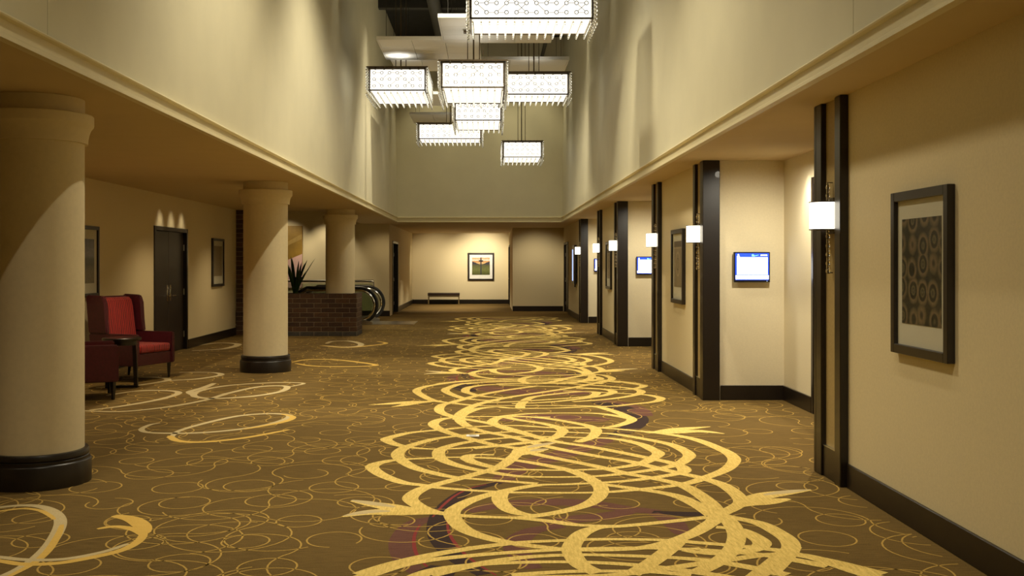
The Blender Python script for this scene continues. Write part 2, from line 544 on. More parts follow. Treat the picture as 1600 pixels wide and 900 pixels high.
# ---- walls of the escalator hall
sbox('wall_hall_front', -8.0, XW_L - 0.15, 23.1, 23.3, 0, 3.4, M_WALL, 'wall closing the escalator hall behind the left wall', 'wall')
sbox('wall_hall_left', -8.15, -8.0, 23.1, 31.45, -2.2, 3.4, M_WALL, 'wall at the left end of the escalator hall', 'wall')
sbox('wall_hall_back', -8.0, -2.9, 31.3, 31.45, 0, 3.4, M_WALL, 'cream wall behind the escalator with the gold and pink painting', 'wall')
baseboard('hall', -8.0, -2.88, 31.28, 31.3, 'dark baseboard under the wall behind the escalator')
bm = new_bm()
add_box(bm, -8.0, -4.35, 26.70, 26.75, -2.2, -0.08)
add_box(bm, -8.0, -4.35, 28.85, 28.90, -2.2, -0.08)
add_box(bm, -4.40, -4.35, 26.75, 28.85, -2.2, -0.08)
add_box(bm, -8.0, -4.35, 26.70, 28.90, -2.25, -2.2)
struct('wall_well', bm, M_WALL, 'walls of the escalator well below the floor', 'wall')

# ---- far corridor
RD0, RD1, RDH = 32.35, 34.3, 2.26
bm = new_bm()
add_box(bm, -3.08, -2.9, 31.45, RD0, 0, H_LOW)
add_box(bm, -3.08, -2.9, RD1, D_FAR, 0, H_LOW)
add_box(bm, -3.08, -2.9, RD0, RD1, RDH, H_LOW)
struct('wall_far_left', bm, M_WALL, 'left wall of the far corridor with a dark recessed door', 'wall')
double_door('door_2', (-2.9, (RD0 + RD1) / 2, 0), pi / 2, RD1 - RD0, RDH, 'dark recessed door in the left wall of the far corridor', recess=0.14)
baseboard('far_left', -2.9, -2.88, RD1 + 0.01, D_FAR - 0.02, 'dark baseboard along the left wall of the far corridor')
sbox('wall_far', -3.08, 1.0, D_FAR, D_FAR + 0.15, 0, H_LOW, M_WALL, 'cream end wall with the square sunset picture and the bench', 'wall')
baseboard('far', -2.9, 0.84, D_FAR - 0.02, D_FAR, 'dark baseboard behind the bench on the end wall')
bm = new_bm()
add_box(bm, 0.84, 1.0, 34.85, 38.7, 0, H_LOW)
add_box(bm, 0.84, 1.0, 40.7, D_FAR, 0, H_LOW)
add_box(bm, 0.84, 1.0, 38.7, 40.7, 2.26, H_LOW)
struct('wall_far_right', bm, M_WALL, 'right wall of the far corridor seen edge on', 'wall')
double_door('door_3', (0.84, 39.7, 0), -pi / 2, 2.0, 2.26, 'dark door at the right end of the far corridor')
sbox('wall_stub', 0.84, XW_R, 34.7, 34.85, 0, H_LOW, M_WALL, 'blank cream wall between the far corridor and the right wall', 'wall')
baseboard('stub', 0.84, XW_R - 0.02, 34.68, 34.7, 'dark baseboard under the blank cream wall right of the bench')

# ---- right wall: solid blocks between door recesses
FD0, FD1, FDH = 32.7, 34.45, 2.24
ORD = ('nearest', 'second', 'third')
blocks = [(Y0, 7.9), (12.1, 15.75), (19.95, 23.6)]
for k, (a, b) in enumerate(blocks):
    sbox('wall_right', XW_R, 3.4, a, b, 0, H_LOW, M_WALL, ORD[k] + ' stretch of cream right wall carrying a tall framed picture', 'wall')
bm = new_bm()
add_box(bm, XW_R, 3.4, 27.8, FD0, 0, H_LOW)
add_box(bm, XW_R, 3.4, FD1, 34.85, 0, H_LOW)
add_box(bm, XW_R, 3.4, FD0, FD1, FDH, H_LOW)
add_box(bm, XW_R + 0.2, 3.4, FD0, FD1, 0, FDH)
struct('wall_right', bm, M_WALL, 'farthest stretch of cream right wall carrying the upright screen', 'wall')
double_door('door_4', (XW_R, (FD0 + FD1) / 2, 0), -pi / 2, FD1 - FD0, FDH, 'dark door at the far end of the right wall beyond the upright screen')
for k, (a, b) in enumerate([(Y0, 7.34), (12.63, 15.17), (20.48, 23.02)]):
    baseboard('right', XW_R - 0.02, XW_R, a, b, ORD[k] + ' stretch of dark baseboard along the right wall')
baseboard('right', XW_R - 0.02, XW_R, 28.33, FD0 - 0.01, 'farthest stretch of dark baseboard along the right wall')
for k in range(3):
    a, b = 7.9 + BAY * k, 12.1 + BAY * k
    d0, d1, dh = a + 1.2, a + 3.12, 2.46
    bm = new_bm()
    add_box(bm, 3.4, 3.55, a - 0.1, d0, 0, H_LOW)
    add_box(bm, 3.4, 3.55, d1, b + 0.1, 0, H_LOW)
    add_box(bm, 3.4, 3.55, d0, d1, dh, H_LOW)
    struct('wall_recess', bm, M_ALC, 'pale back wall of the %s door recess in the right wall' % ORD[k], 'wall')
    # lining of the recess end with the small screen
    sbox('wall_recess_end', XW_R + 0.004, 3.4, b - 0.012, b, 0, H_LOW, M_ALC, 'pale end wall of the %s door recess carrying a small blue screen' % ORD[k], 'wall')
    double_door('door_%d' % (5 + k), (3.4, (d0 + d1) / 2, 0), -pi / 2, d1 - d0, dh, 'dark double door inside the %s door recess' % ORD[k])
    baseboard('recess', 3.38, 3.4, d1 + 0.01, b - 0.034, 'short dark baseboard beside the door of the %s recess' % ORD[k])
    baseboard('recess', 3.38, 3.4, a + 0.005, d0 - 0.01, 'hidden dark baseboard before the door of the %s recess' % ORD[k])
    baseboard('recess', XW_R + 0.15, 3.4, b - 0.032, b - 0.012, 'dark baseboard under the small screen of the %s recess' % ORD[k])
for a, b in ((7.9, 12.1), (15.75, 19.95), (23.6, 27.8)):
    pass

# ================================================================== COLUMNS
COLPROF_SHAFT = [(0.318, 0.24), (0.318, 1.3), (0.318, 2.425)]
COLPROF_CAP = [(0.322, 2.42), (0.342, 2.42), (0.343, 2.45), (0.350, 2.49), (0.362, 2.525), (0.380, 2.548), (0.383, 2.56),
               (0.383, 2.618), (0.376, 2.625), (0.320, 2.627), (0.320, 2.738)]
COLPROF_BASE = [(0.366, 0.0), (0.366, 0.155), (0.360, 0.166), (0.350, 0.170), (0.350, 0.186), (0.344, 0.192), (0.352, 0.200),
                (0.352, 0.222), (0.344, 0.238), (0.322, 0.240)]
names = ['nearest round cream column with moulded capital and dark base', 'middle round cream column with dark base before the brick planter',
         'farthest round cream column standing in the brick planter']
XC = -3.22
def make_column(k):
    yy = 7.56 + 7.8 * k
    xx = XC
    r = thing('column', names[k], 'column', (xx, yy, 0), 0, 'round columns of the hall')
    sh = COLPROF_SHAFT if k < 2 else [(0.318, 0.0)] + COLPROF_SHAFT
    bm = new_bm(); add_lathe(bm, sh, 96); obj('shaft', bm, M_COLUMN, r, True)
    bm = new_bm(); add_lathe(bm, COLPROF_CAP, 96); obj('capital', bm, M_COLUMN, r, True)
    if k < 2:
        bm = new_bm(); add_lathe(bm, COLPROF_BASE, 96); obj('base', bm, M_DARK, r, True)
for k in range(3):
    make_column(k)

# ================================================================== PILASTERS on the right wall
def pilaster(y0, wrap_near, label):
    """two dark posts with a bronze panel between them; the post at the recess corner wraps round it"""
    r = thing('pilaster', label, 'pilaster', (XW_R, y0, 0), 0, 'dark pilasters of the right wall')
    w = 0.54
    xo, xb = -0.06, -0.001
    for near in (True, False):
        a, b = (0.0, 0.12) if near else (w - 0.12, w)
        bm = new_bm()
        add_box(bm, xo, xb, a, b, 0, H_LOW - 0.002, 0.005)
        if near == wrap_near:
            e0, e1 = (-0.05, 0.0) if near else (w, w + 0.05)
            add_box(bm, xo, 0.135, e0, e1, 0, H_LOW - 0.002, 0.005)
        obj('post', bm, M_DARK, r)
    pbox('panel', -0.022, xb, 0.12, w - 0.12, 0.23, H_LOW - 0.002, M_GOLDPANEL, r)
    pbox('plinth', -0.045, xb, 0.12, w - 0.12, 0, 0.225, M_DARK, r, 0.003)
    pbox('ledge', -0.046, xb, 0.12, w - 0.12, 0.225, 0.23, M_STEEL, r)
PIL = []
for k in range(3):
    PIL.append((7.36 + BAY * k, False))
    PIL.append((12.09 + BAY * k, True))
PNAMES = ['nearest dark pilaster beside the garden picture', 'dark pilaster at the far edge of the nearest door recess',
          'dark pilaster just beyond the second framed picture', 'dark pilaster at the far edge of the second door recess',
          'dark pilaster just beyond the third framed picture', 'farthest dark pilaster before the upright screen']
for (y, wr), nm in zip(PIL, PNAMES):
    pilaster(y, wr, nm)

# ================================================================== CARPET PATTERN (tufted inlays, parts of the floor)
def crom(pts, sub=10):
    """Catmull-Rom through the points"""
    out = []
    n = len(pts)
    for i in range(n - 1):
        p0 = pts[max(i - 1, 0)]; p1 = pts[i]; p2 = pts[i + 1]; p3 = pts[min(i + 2, n - 1)]
        for s in range(sub):
            t = s / sub
            out.append(tuple(0.5 * ((2 * p1[c]) + (-p0[c] + p2[c]) * t + (2 * p0[c] - 5 * p1[c] + 4 * p2[c] - p3[c]) * t * t
                                    + (-p0[c] + 3 * p1[c] - 3 * p2[c] + p3[c]) * t ** 3) for c in range(2)))
    out.append(pts[-1])
    return out

def resample(pl, step):
    out = [pl[0]]
    acc = 0.0
    for a, b in zip(pl[:-1], pl[1:]):
        L = math.dist(a, b)
        while acc + L >= step:
            t = (step - acc) / L
            a = (a[0] + (b[0] - a[0]) * t, a[1] + (b[1] - a[1]) * t)
            out.append(a)
            L = math.dist(a, b)
            acc = 0.0
        acc += L
    if math.dist(out[-1], pl[-1]) > 1e-4:
        out.append(pl[-1])
    return out

def ribbon(verts, faces, pl, width, z):
    """width: number or function of t in 0..1"""
    n = len(pl)
    if n < 2:
        return
    base = len(verts)
    for i, p in enumerate(pl):
        a = pl[max(i - 1, 0)]; b = pl[min(i + 1, n - 1)]
        tx, ty = b[0] - a[0], b[1] - a[1]
        L = math.hypot(tx, ty) or 1
        nx, ny = -ty / L, tx / L
        w = (width(i / (n - 1), abs(ty) / L) if callable(width) else width) / 2
        verts.append((p[0] + nx * w, p[1] + ny * w, z))
        verts.append((p[0] - nx * w, p[1] - ny * w, z))
    for i in range(n - 1):
        k = base + 2 * i
        faces.append((k, k + 1, k + 3, k + 2))

def ribbon_mesh(name, pl, width, z, m):
    v, f = [], []
    ribbon(v, f, pl, width, z)
    me = bpy.data.meshes.new(name)
    me.from_pydata(v, [], f)
    me.materials.append(m)
    return me

def floor_path(px, step=0.03):
    return resample([P(x, y) for x, y in crom(px, 24)], step)

GOLD = [
 [(840,689),(780,696),(690,702),(632,698),(604,688),(616,682),(644,676),(691,671.6),(729,668),(800,665),(870,669),(934,668.6),(962,666),(987,657),(975,649),(953,641),(927,636),(864,638),(800,638),(776,636),(747,639),(725,647),(718,655),(725,663),(747,672.5),(804,684),(860,699),(932,713),(982,721),(1045,736),(1099,748),(1135,761),(1158,782),(1148,793),(1125,804)],
 [(841,603),(790,610),(747,618),(706,629),(691,633),(686,640),(692,646),(715,653),(766,662),(804,672.5),(862,689),(932,700),(1013,716),(1050,724),(1069,733),(1056,741),(977,752),(887,757),(840,758.5),(790,767),(745,779),(718,791),(706,803),(718,822),(745,836),(799,849),(880,859)],
 [(860,652),(766,651),(725,652),(691,655),(677,663),(691,672.5),(720,682),(770,695),(808,701),(842,711),(932,729),(977,740),(1022,748),(1067,759),(1101,779),(1119,798),(1117,812),(1107,820),(1085,833),(1051,846),(1006,856),(950,860),(880,860)],
 [(940,757),(1007,766),(1056,775),(1090,790),(1114,806)],
 [(664,759),(632,755),(600,744),(582,732),(586,726),(600,722),(620,719),(680,715.6),(740,715),(800,719),(854,727.5),(894,736.5),(921,748),(937,760),(939,770),(930,781.5),(908,792),(865,802),(828,805),(800,799),(784,787),(781,776),(792,767),(840,758)],
 [(632,755),(664,759),(692,763),(760,768),(820,770),(930,770),(1000,765),(1067,757),(1101,747),(1134,734),(1147,721),(1143,712),(1128,703),(1090,688),(1045,679),(990,673),(937,669),(860,667)],
 [(840,756),(760,750),(710,746),(680,740),(650,732),(628,720),(621,710),(632,700),(650,694),(680,686),(720,681),(780,676),(840,674),(919,677),(955,678),(1000,685),(1045,694),(1065,702),(1077,711),(1072,718),(1056,727),(1022,734),(977,740),(921,745),(820,745),(760,737),(720,729),(692,719),(685,709),(692,701),(720,693),(760,687),(800,684)],
 [(790,684),(820,682),(910,684),(960,686),(1000,694),(1018,702),(1029,709),(1020,716),(1000,725),(955,732),(887,735),(820,734),(780,732),(742,723),(729,716),(740,711),(772,711)],
 [(835,699),(812,706),(804,713),(780,730),(740,742),(680,758),(656,766),(641,778),(649,788),(670,798),(700,804),(760,808),(808,809)],
 # lobes of the upper part
 [(949,635.7),(895,634),(800,634),(747,634),(706,630),(680,626.6),(665,621),(651,611.5),(662,605),(690,600),(725,596.5),(800,594),(870,593.5),(930,595),(970,598)],
 [(895,633.8),(949,635.2),(991,631.4),(1022,628),(1033,623),(1021,619),(1002,616.6),(933,613),(880,611)],
 [(780,627),(735,624),(715,620),(696,611),(704,605),(729,599),(790,597),(860,598),(940,603),(985,607),(1002,612),(990,618),(949,624),(895,628)],
 [(800,622),(760,620),(735,615),(727,611),(735,605),(770,601),(840,600),(900,597),(953,595),(987,599.5),(1006,603),(991,607.5),(963,608.7),(900,607)],
 [(715,656),(721,645),(747,632),(790,622),(841,614),(900,605),(957,593)],
 [(983,654),(959,649.5),(927,646),(864,645.7),(822,647),(785,651),(769,659),(777,665),(804,674),(860,688)],
 [(790,652),(808,656),(853,663),(873,669),(879,675),(864,685),(832,691),(800,695),(740,701)],
 [(800,650),(853,654),(902,662),(923,667),(932,674),(923,684),(902,691)],
 [(813,638),(814,632),(828,622),(853,617.6),(896,613),(927,612.4),(931,616),(917,620),(864,624),(800,628),(747,630)],
 [(780,602),(885,605),(938,608),(958,612),(947,617.4),(917,622),(864,628),(800,631)],
 # near part
 [(560,899),(621,880),(700,863),(799,849.5),(880,845),(950,843),(1040,844.5),(1085,848),(1152,853.5),(1220,861),(1240,866),(1300,878),(1380,898)],
 [(673,899),(745,882.5),(812,872),(880,868),(950,868),(1062,872.6),(1130,880),(1197,892),(1230,899)],
 [(799,899),(880,894),(950,893),(1017,894),(1080,899)],
 [(934,896),(907,883),(893,862),(897,847),(911,833),(934,825),(972.5,822.5),(1040,816),(1107,808.5)],
 [(700,805),(745,808),(808,810),(860,815),(905,821),(972,822.5)],
 [(808,809),(835,807),(880,800)],
 [(1121,806),(1134,810),(1146,824),(1151,840),(1143,860),(1119,880),(1085,897)],
 [(1060,843),(1049,856),(1017,880),(986,898)],
 [(1119,824),(1152,827.6),(1177,838),(1191,850),(1175,860),(1130,866),(1090,863),(1078,860),(1096,858)],
 [(1130,806),(1141,808.5),(1186,818),(1216,833),(1233,846),(1235,860),(1219,880),(1200,898)],
 [(1121,806),(1148,793),(1168,784)],
]
LEAVES = [   # tapered tips: path, widths at start / belly / tip, material
 ([(700,804),(640,798),(600,791),(549,783)], 'c'),
 ([(690,803),(640,801),(580,801),(535,808)], 'c'),
 ([(1000,673),(1022,676),(1060,671),(1110,667)], 'g'),
 ([(1000,674),(1040,676),(1090,674),(1132,678)], 'g'),
 ([(1150,792),(1168,784),(1200,774),(1268,766)], 'c'),
 ([(1150,793),(1170,787),(1200,784),(1234,780)], 'g'),
 ([(680,627),(640,628.5),(610,631),(576,633)], 'g'),
 ([(690,626),(650,629.5),(630,633.5),(612,636)], 'g'),
 ([(804,713),(815,704),(835,698),(868,692)], 'c'),
 ([(808,712),(825,707),(840,704),(857,702)], 'c'),
]
PLUM = [
 ([(700,806),(677,810),(646,819),(629,844),(631,869),(646,889),(664,900)], 0.15, 'p'),
 ([(780,754),(740,764),(722,772),(702,788),(688,808),(685,833),(696,855),(718,876),(756,898)], 0.14, 'n'),
 ([(760,757),(735,763),(712,774),(692,790),(676,808)], 0.022, 'r'),
 ([(699,812),(701,830),(712,850),(736,874),(775,899)], 0.022, 'r'),
 ([(656,820),(647,840),(652,868),(680,898)], 0.022, 'r'),
 ([(780,754),(800,738),(820,727),(865,714),(921,696),(955,685)], 0.26, 'p'),
 ([(955,685),(982,671),(995,660),(994,650),(975,640),(955,636)], 0.22, 'n'),
 ([(1010,650),(995,640),(966,630),(930,625)], 0.26, 'p'),
 ([(730,799),(780,789),(840,785),(910,786),(977,795),(1030,800)], 0.20, 'p'),
 ([(1020,800),(1060,803),(1108,803)], 0.12, 'n'),
 ([(850,819),(900,811),(950,806),(986,798)], 0.18, 'p'),
 ([(880,822),(835,828.5),(810,844),(810,864),(835,889)], 0.15, 'p'),
 ([(1020,802),(1050,815),(1065,835)], 0.14, 'p'),
 ([(780,656),(842,652),(906,654),(950,657)], 0.45, 'p'),
 ([(747,605),(804,611),(860,614),(920,612)], 0.6, 'p'),
 ([(930,628),(960,634),(985,640)], 0.25, 'n'),
 ([(735,598),(720,604),(735,612)], 0.28, 'n'),
]
LEFT = [   # sand and amber scrolls of the lounge side
 ([(267,685),(281,673),(334,658),(381,649),(429,646.5),(453,650.5),(429,661),(381,670),(310,676.5),(239,676.5),(221,671.5),(234,664),(250,661)], 0.075, 'c'),
 ([(262,683),(285,690),(322,690.5),(381,684.5),(452,671.5)], 0.07, 'o'),
 ([(265,681),(275,688),(300,691),(340,690)], 0.08, 'o'),
 ([(381,671),(440,660),(458,652),(440,647)], 0.07, 'o'),
 ([(129,642),(191,643),(262,636),(322,625),(357,614.5),(405,604.5),(446,603.5),(441,611),(405,618),(357,622),(322,622.5),(303,618.5),(312,611),(357,602.5),(429,598),(474,599),(455,604)], 0.085, 'c'),
 ([(300,617),(297,612),(318,606),(335,599)], 0.10, 'c'),
 ([(140,641),(191,634.6),(250,624),(279,614.5),(262,610.5),(215,611),(167,618)], 0.085, 'c'),
 ([(150,606),(215,602),(262,594),(240,589.5),(190,592)], 0.09, 'c'),
 ([(262,595),(310,592),(345,586),(330,582),(280,582)], 0.09, 'c'),
 ([(-60,800),(0,793),(36,790),(62,791.6),(83,799),(94,812),(91,829),(75,854),(52,875),(26,891),(0,902)], 0.075, 'c'),
 ([(-60,806),(0,799),(36,795),(62,798),(78,806),(85,812)], 0.04, 'o'),
 ([(97,820),(90,838),(74,862),(50,882),(10,903)], 0.045, 'o'),
 ([(-60,872),(0,877),(36,882),(89,880.5),(142,871.6),(187,861),(213,848.5),(224,834),(213,820)], 0.06, 'o'),
 ([(-60,866),(0,871),(40,875),(100,874),(160,863),(200,850)], 0.05, 'c'),
 ([(226,834),(222,822),(205,811),(178,806)], 0.11, 'o'),
 ([(225,838),(210,828),(180,823),(152,827)], 0.06, 'o'),
 ([(510,537),(520,533.5),(545,533),(563,537),(560,541),(535,542.5),(510,540.5),(500,540)], 0.12, 'c'),
 ([(500,540),(540,543),(580,540),(603,536.5),(590,533.5)], 0.10, 'o'),
 ([(457,566),(480,562),(520,562),(560,566),(587,571),(540,573),(490,572),(462,568)], 0.10, 'o'),
 ([(300,541),(340,536),(372,538),(350,545),(300,548)], 0.14, 'c'),
]
Z_PLUM, Z_CURL, Z_LEFT, Z_GOLD = 0.0006, 0.0011, 0.0016, 0.0021
PERIOD = 8.4
def inlay(name, me, off):
    o = obj(name, me, None, floor)
    o.location = (0, off, 0)
    return o
reps = (0, 1, 2, -1)
k = 0
for pts in GOLD:
    me = ribbon_mesh('carpet_scroll', floor_path(pts), lambda t, q: 0.050 + 0.058 * q ** 1.2, Z_GOLD + k * 0.000006, M_GOLD); k += 1
    for r in reps:
        inlay('carpet_scroll', me, r * PERIOD)
for pts, c in LEAVES:
    wf = lambda t, q: 0.012 + 0.15 * math.sin(pi * min(1, 0.06 + t * 0.92)) ** 1.1
    me = ribbon_mesh('carpet_leaf', floor_path(pts), wf, Z_GOLD + k * 0.000006, M_GOLD); k += 1
    for r in reps:
        inlay('carpet_leaf', me, r * PERIOD)
    if c == 'c':
        pl = floor_path(pts)
        pl = [(x, y + 0.02) for x, y in pl[len(pl) // 2:]]
        me = ribbon_mesh('carpet_leaf_tip', pl, lambda t, q: 0.085 * math.sin(pi * min(1, 0.1 + t * 0.88)), Z_GOLD + k * 0.000006, M_CREAM); k += 1
        for r in reps:
            inlay('carpet_leaf_tip', me, r * PERIOD)
PM = {'p': M_PLUM, 'n': M_NOIR, 'r': M_RED}
for j, (pts, w, c) in enumerate(PLUM):
    me = ribbon_mesh('carpet_band', floor_path(pts), (lambda w: lambda t, q: w * (0.55 + 0.45 * math.sin(pi * t)))(w), Z_PLUM + j * 0.00001, PM[c])
    for r in reps:
        inlay('carpet_band', me, r * PERIOD)
LM = {'c': M_CREAM, 'o': M_OCHRE}
for j, (pts, w, c) in enumerate(LEFT):
    me = ribbon_mesh('carpet_swirl', floor_path(pts), (lambda w: lambda t, q: w * (0.45 + 0.55 * math.sin(pi * t) ** 0.5))(w), Z_LEFT + j * 0.00001, LM[c])
    inlay('carpet_swirl', me, 0)

# ---- fine ochre curls of the field
rnd = random.Random(11)
def on_floor(x, y):
    if x < -5.4 or y < 1.0 or y > 27.5:
        return False
    if x > 2.46:
        return any(a + 0.15 < y < a + 4.1 for a in (7.95, 15.8, 23.65)) and x < 3.3
    if y > 22.6 and x < -2.7:
        return False
    return True
cv, cf = [], []
def curl(pl, w):
    seg = []
    for p in pl:
        if on_floor(*p):
            seg.append(p)
        else:
            if len(seg) > 2:
                ribbon(cv, cf, seg, w, Z_CURL)
            seg = []
    if len(seg) > 2:
        ribbon(cv, cf, seg, w, Z_CURL)
cell = 0.55
yy = 2.6
row = 0
while yy < 27:
    xx = -5.5 + (row % 2) * cell / 2
    while xx < 3.4:
        if rnd.random() < 0.86:
            cx, cy = xx + rnd.uniform(-.05, .05), yy + rnd.uniform(-.05, .05)
            r = rnd.uniform(0.125, 0.175)
            a0 = rnd.uniform(0, 2 * pi)
            sweep = 2 * pi if rnd.random() < 0.85 else rnd.uniform(1.2, 1.7) * pi
            n = 26
            curl([(cx + r * cos(a0 + sweep * i / n), cy + r * 1.08 * sin(a0 + sweep * i / n)) for i in range(n + 1)], 0.0105)
        xx += cell
    yy += cell * 0.87
    row += 1
cell = 0.72
yy = 2.6
row = 0
while yy < 27:
    xx = -5.6 + (row % 2) * cell / 2
    while xx < 3.4:
        x, y = xx + rnd.uniform(-.12, .12), yy + rnd.uniform(-.12, .12)
        h = rnd.uniform(0, 2 * pi)
        s = rnd.choice((-1, 1))
        pl = [(x, y)]
        for a in range(rnd.choice((2, 3, 3, 4))):
            r = rnd.uniform(0.24, 0.36)
            sw = rnd.uniform(0.8, 1.35) * pi
            n = 20
            for i in range(n):
                h += s * sw / n
                x += cos(h) * r * sw / n
                y += sin(h) * r * sw / n
                pl.append((x, y))
            s = -s
        curl(pl, 0.0105)
        xx += cell
    yy += cell * 0.87
    row += 1
me = bpy.data.meshes.new('carpet_curls')
me.from_pydata(cv, [], cf)
me.materials.append(M_CURL)
o = obj('carpet_curls', me, None, floor)
o['kind'] = 'stuff'

# small cover plate in the carpet
px0, px1 = P(729, 683), P(748, 683)
r = thing('floor_outlet', 'small pale outlet cover set in the gold carpet scrolls', 'outlet', ((px0[0] + px1[0]) / 2, 9.55, 0.0))
pbox('cover_plate', -0.058, 0.058, -0.05, 0.05, 0.0030, 0.008, M_WHITEP, r, 0.002)
pbox('lid', -0.03, 0.03, -0.03, 0.03, 0.0082, 0.011, M_STEEL, r, 0.001)

# ================================================================== CHANDELIERS
def bead_mesh(name, spec):
    """spec: list of (x, y, z, rx, rz)"""
    tv, tf = [(0, 0, -1)], []
    for j in range(1, 5):
        p = -pi / 2 + pi * j / 5
        tv += [(cos(p) * cos(2 * pi * i / 8), cos(p) * sin(2 * pi * i / 8), sin(p)) for i in range(8)]
    tv.append((0, 0, 1))
    for i in range(8):
        k = (i + 1) % 8
        tf.append((0, 1 + k, 1 + i))
        tf.append((33, 25 + i, 25 + k))
        for j in range(3):
            a = 1 + 8 * j
            tf.append((a + i, a + k, a + 8 + k, a + 8 + i))
    V, Fc = [], []
    for x, y, z, rx, rz in spec:
        b0 = len(V)
        V += [(x + vx * rx, y + vy * rx, z + vz * rz) for vx, vy, vz in tv]
        Fc += [tuple(b0 + q for q in f) for f in tf]
    me = bpy.data.meshes.new(name)
    me.from_pydata(V, [], Fc)
    me.materials.append(M_CRYSTAL)
    me.shade_smooth()
    return me

def strand_mesh(name, spec):
    """string of beads turned as one piece; spec: (z, radius, half height) from the top down"""
    prof = []
    for z, rx, rz in sorted(spec):
        for k in range(1, 6):
            a = -pi / 2 + pi * k / 6
            prof.append((rx * cos(a), z + rz * sin(a)))
    out = []
    for i, p in enumerate(prof):
        if out and p[1] <= out[-1][1]:
            continue
        out.append(p)
        if i % 5 == 4 and i < len(prof) - 1 and prof[i + 1][1] - p[1] > 0.002:
            out += [(0.003, p[1] + 0.0006), (0.003, prof[i + 1][1] - 0.0006)]
    bm = new_bm()
    add_lathe(bm, out, 8)
    return mesh_of(bm, name, M_CRYSTAL, True, 180)

def flat_ring(bm, cx, cz, r, w, y, seg=16):
    A = [bm.verts.new((cx + (r + w) * cos(2 * pi * i / seg), y, cz + (r + w) * sin(2 * pi * i / seg))) for i in range(seg)]
    B = [bm.verts.new((cx + r * cos(2 * pi * i / seg), y, cz + r * sin(2 * pi * i / seg))) for i in range(seg)]
    for i in range(seg):
        j = (i + 1) % seg
        bm.faces.new((A[i], A[j], B[j], B[i]))

def lattice(bm, w, z0, z1, y):
    """rings joined by hexagonal wires on a panel of width w"""
    n = max(5, round(w / 0.136))
    st = w / n
    rows = 3
    dz = (z1 - z0) / rows
    for r_ in range(rows):
        cz = z0 + dz * (r_ + 0.5)
        for i in range(n):
            cx = -w / 2 + st * (i + 0.5)
            flat_ring(bm, cx, cz, 0.020, 0.010, y, 12)
            if i < n - 1:
                up = (i + r_) % 2 == 0
                if (i + r_) % 3 == 0:
                    continue
                x0, x1 = cx + 0.024, cx + st - 0.024
                add_box(bm, x0, x1, y - 0.001, y + 0.001, cz - 0.003, cz + 0.003)
            if r_ < rows - 1:
                s = 1 if (i + r_) % 2 == 0 else -1
                xe = cx + s * st
                if -w / 2 < xe < w / 2:
                    a = math.atan2(dz, s * st)
                    L = math.hypot(dz, st)
                    p0 = (cx + cos(a) * 0.025, y, cz + sin(a) * 0.025)
                    p1 = (cx + cos(a) * (L - 0.025), y, cz + sin(a) * (L - 0.025))
                    add_cyl(bm, p0, p1, 0.0038, seg=4)

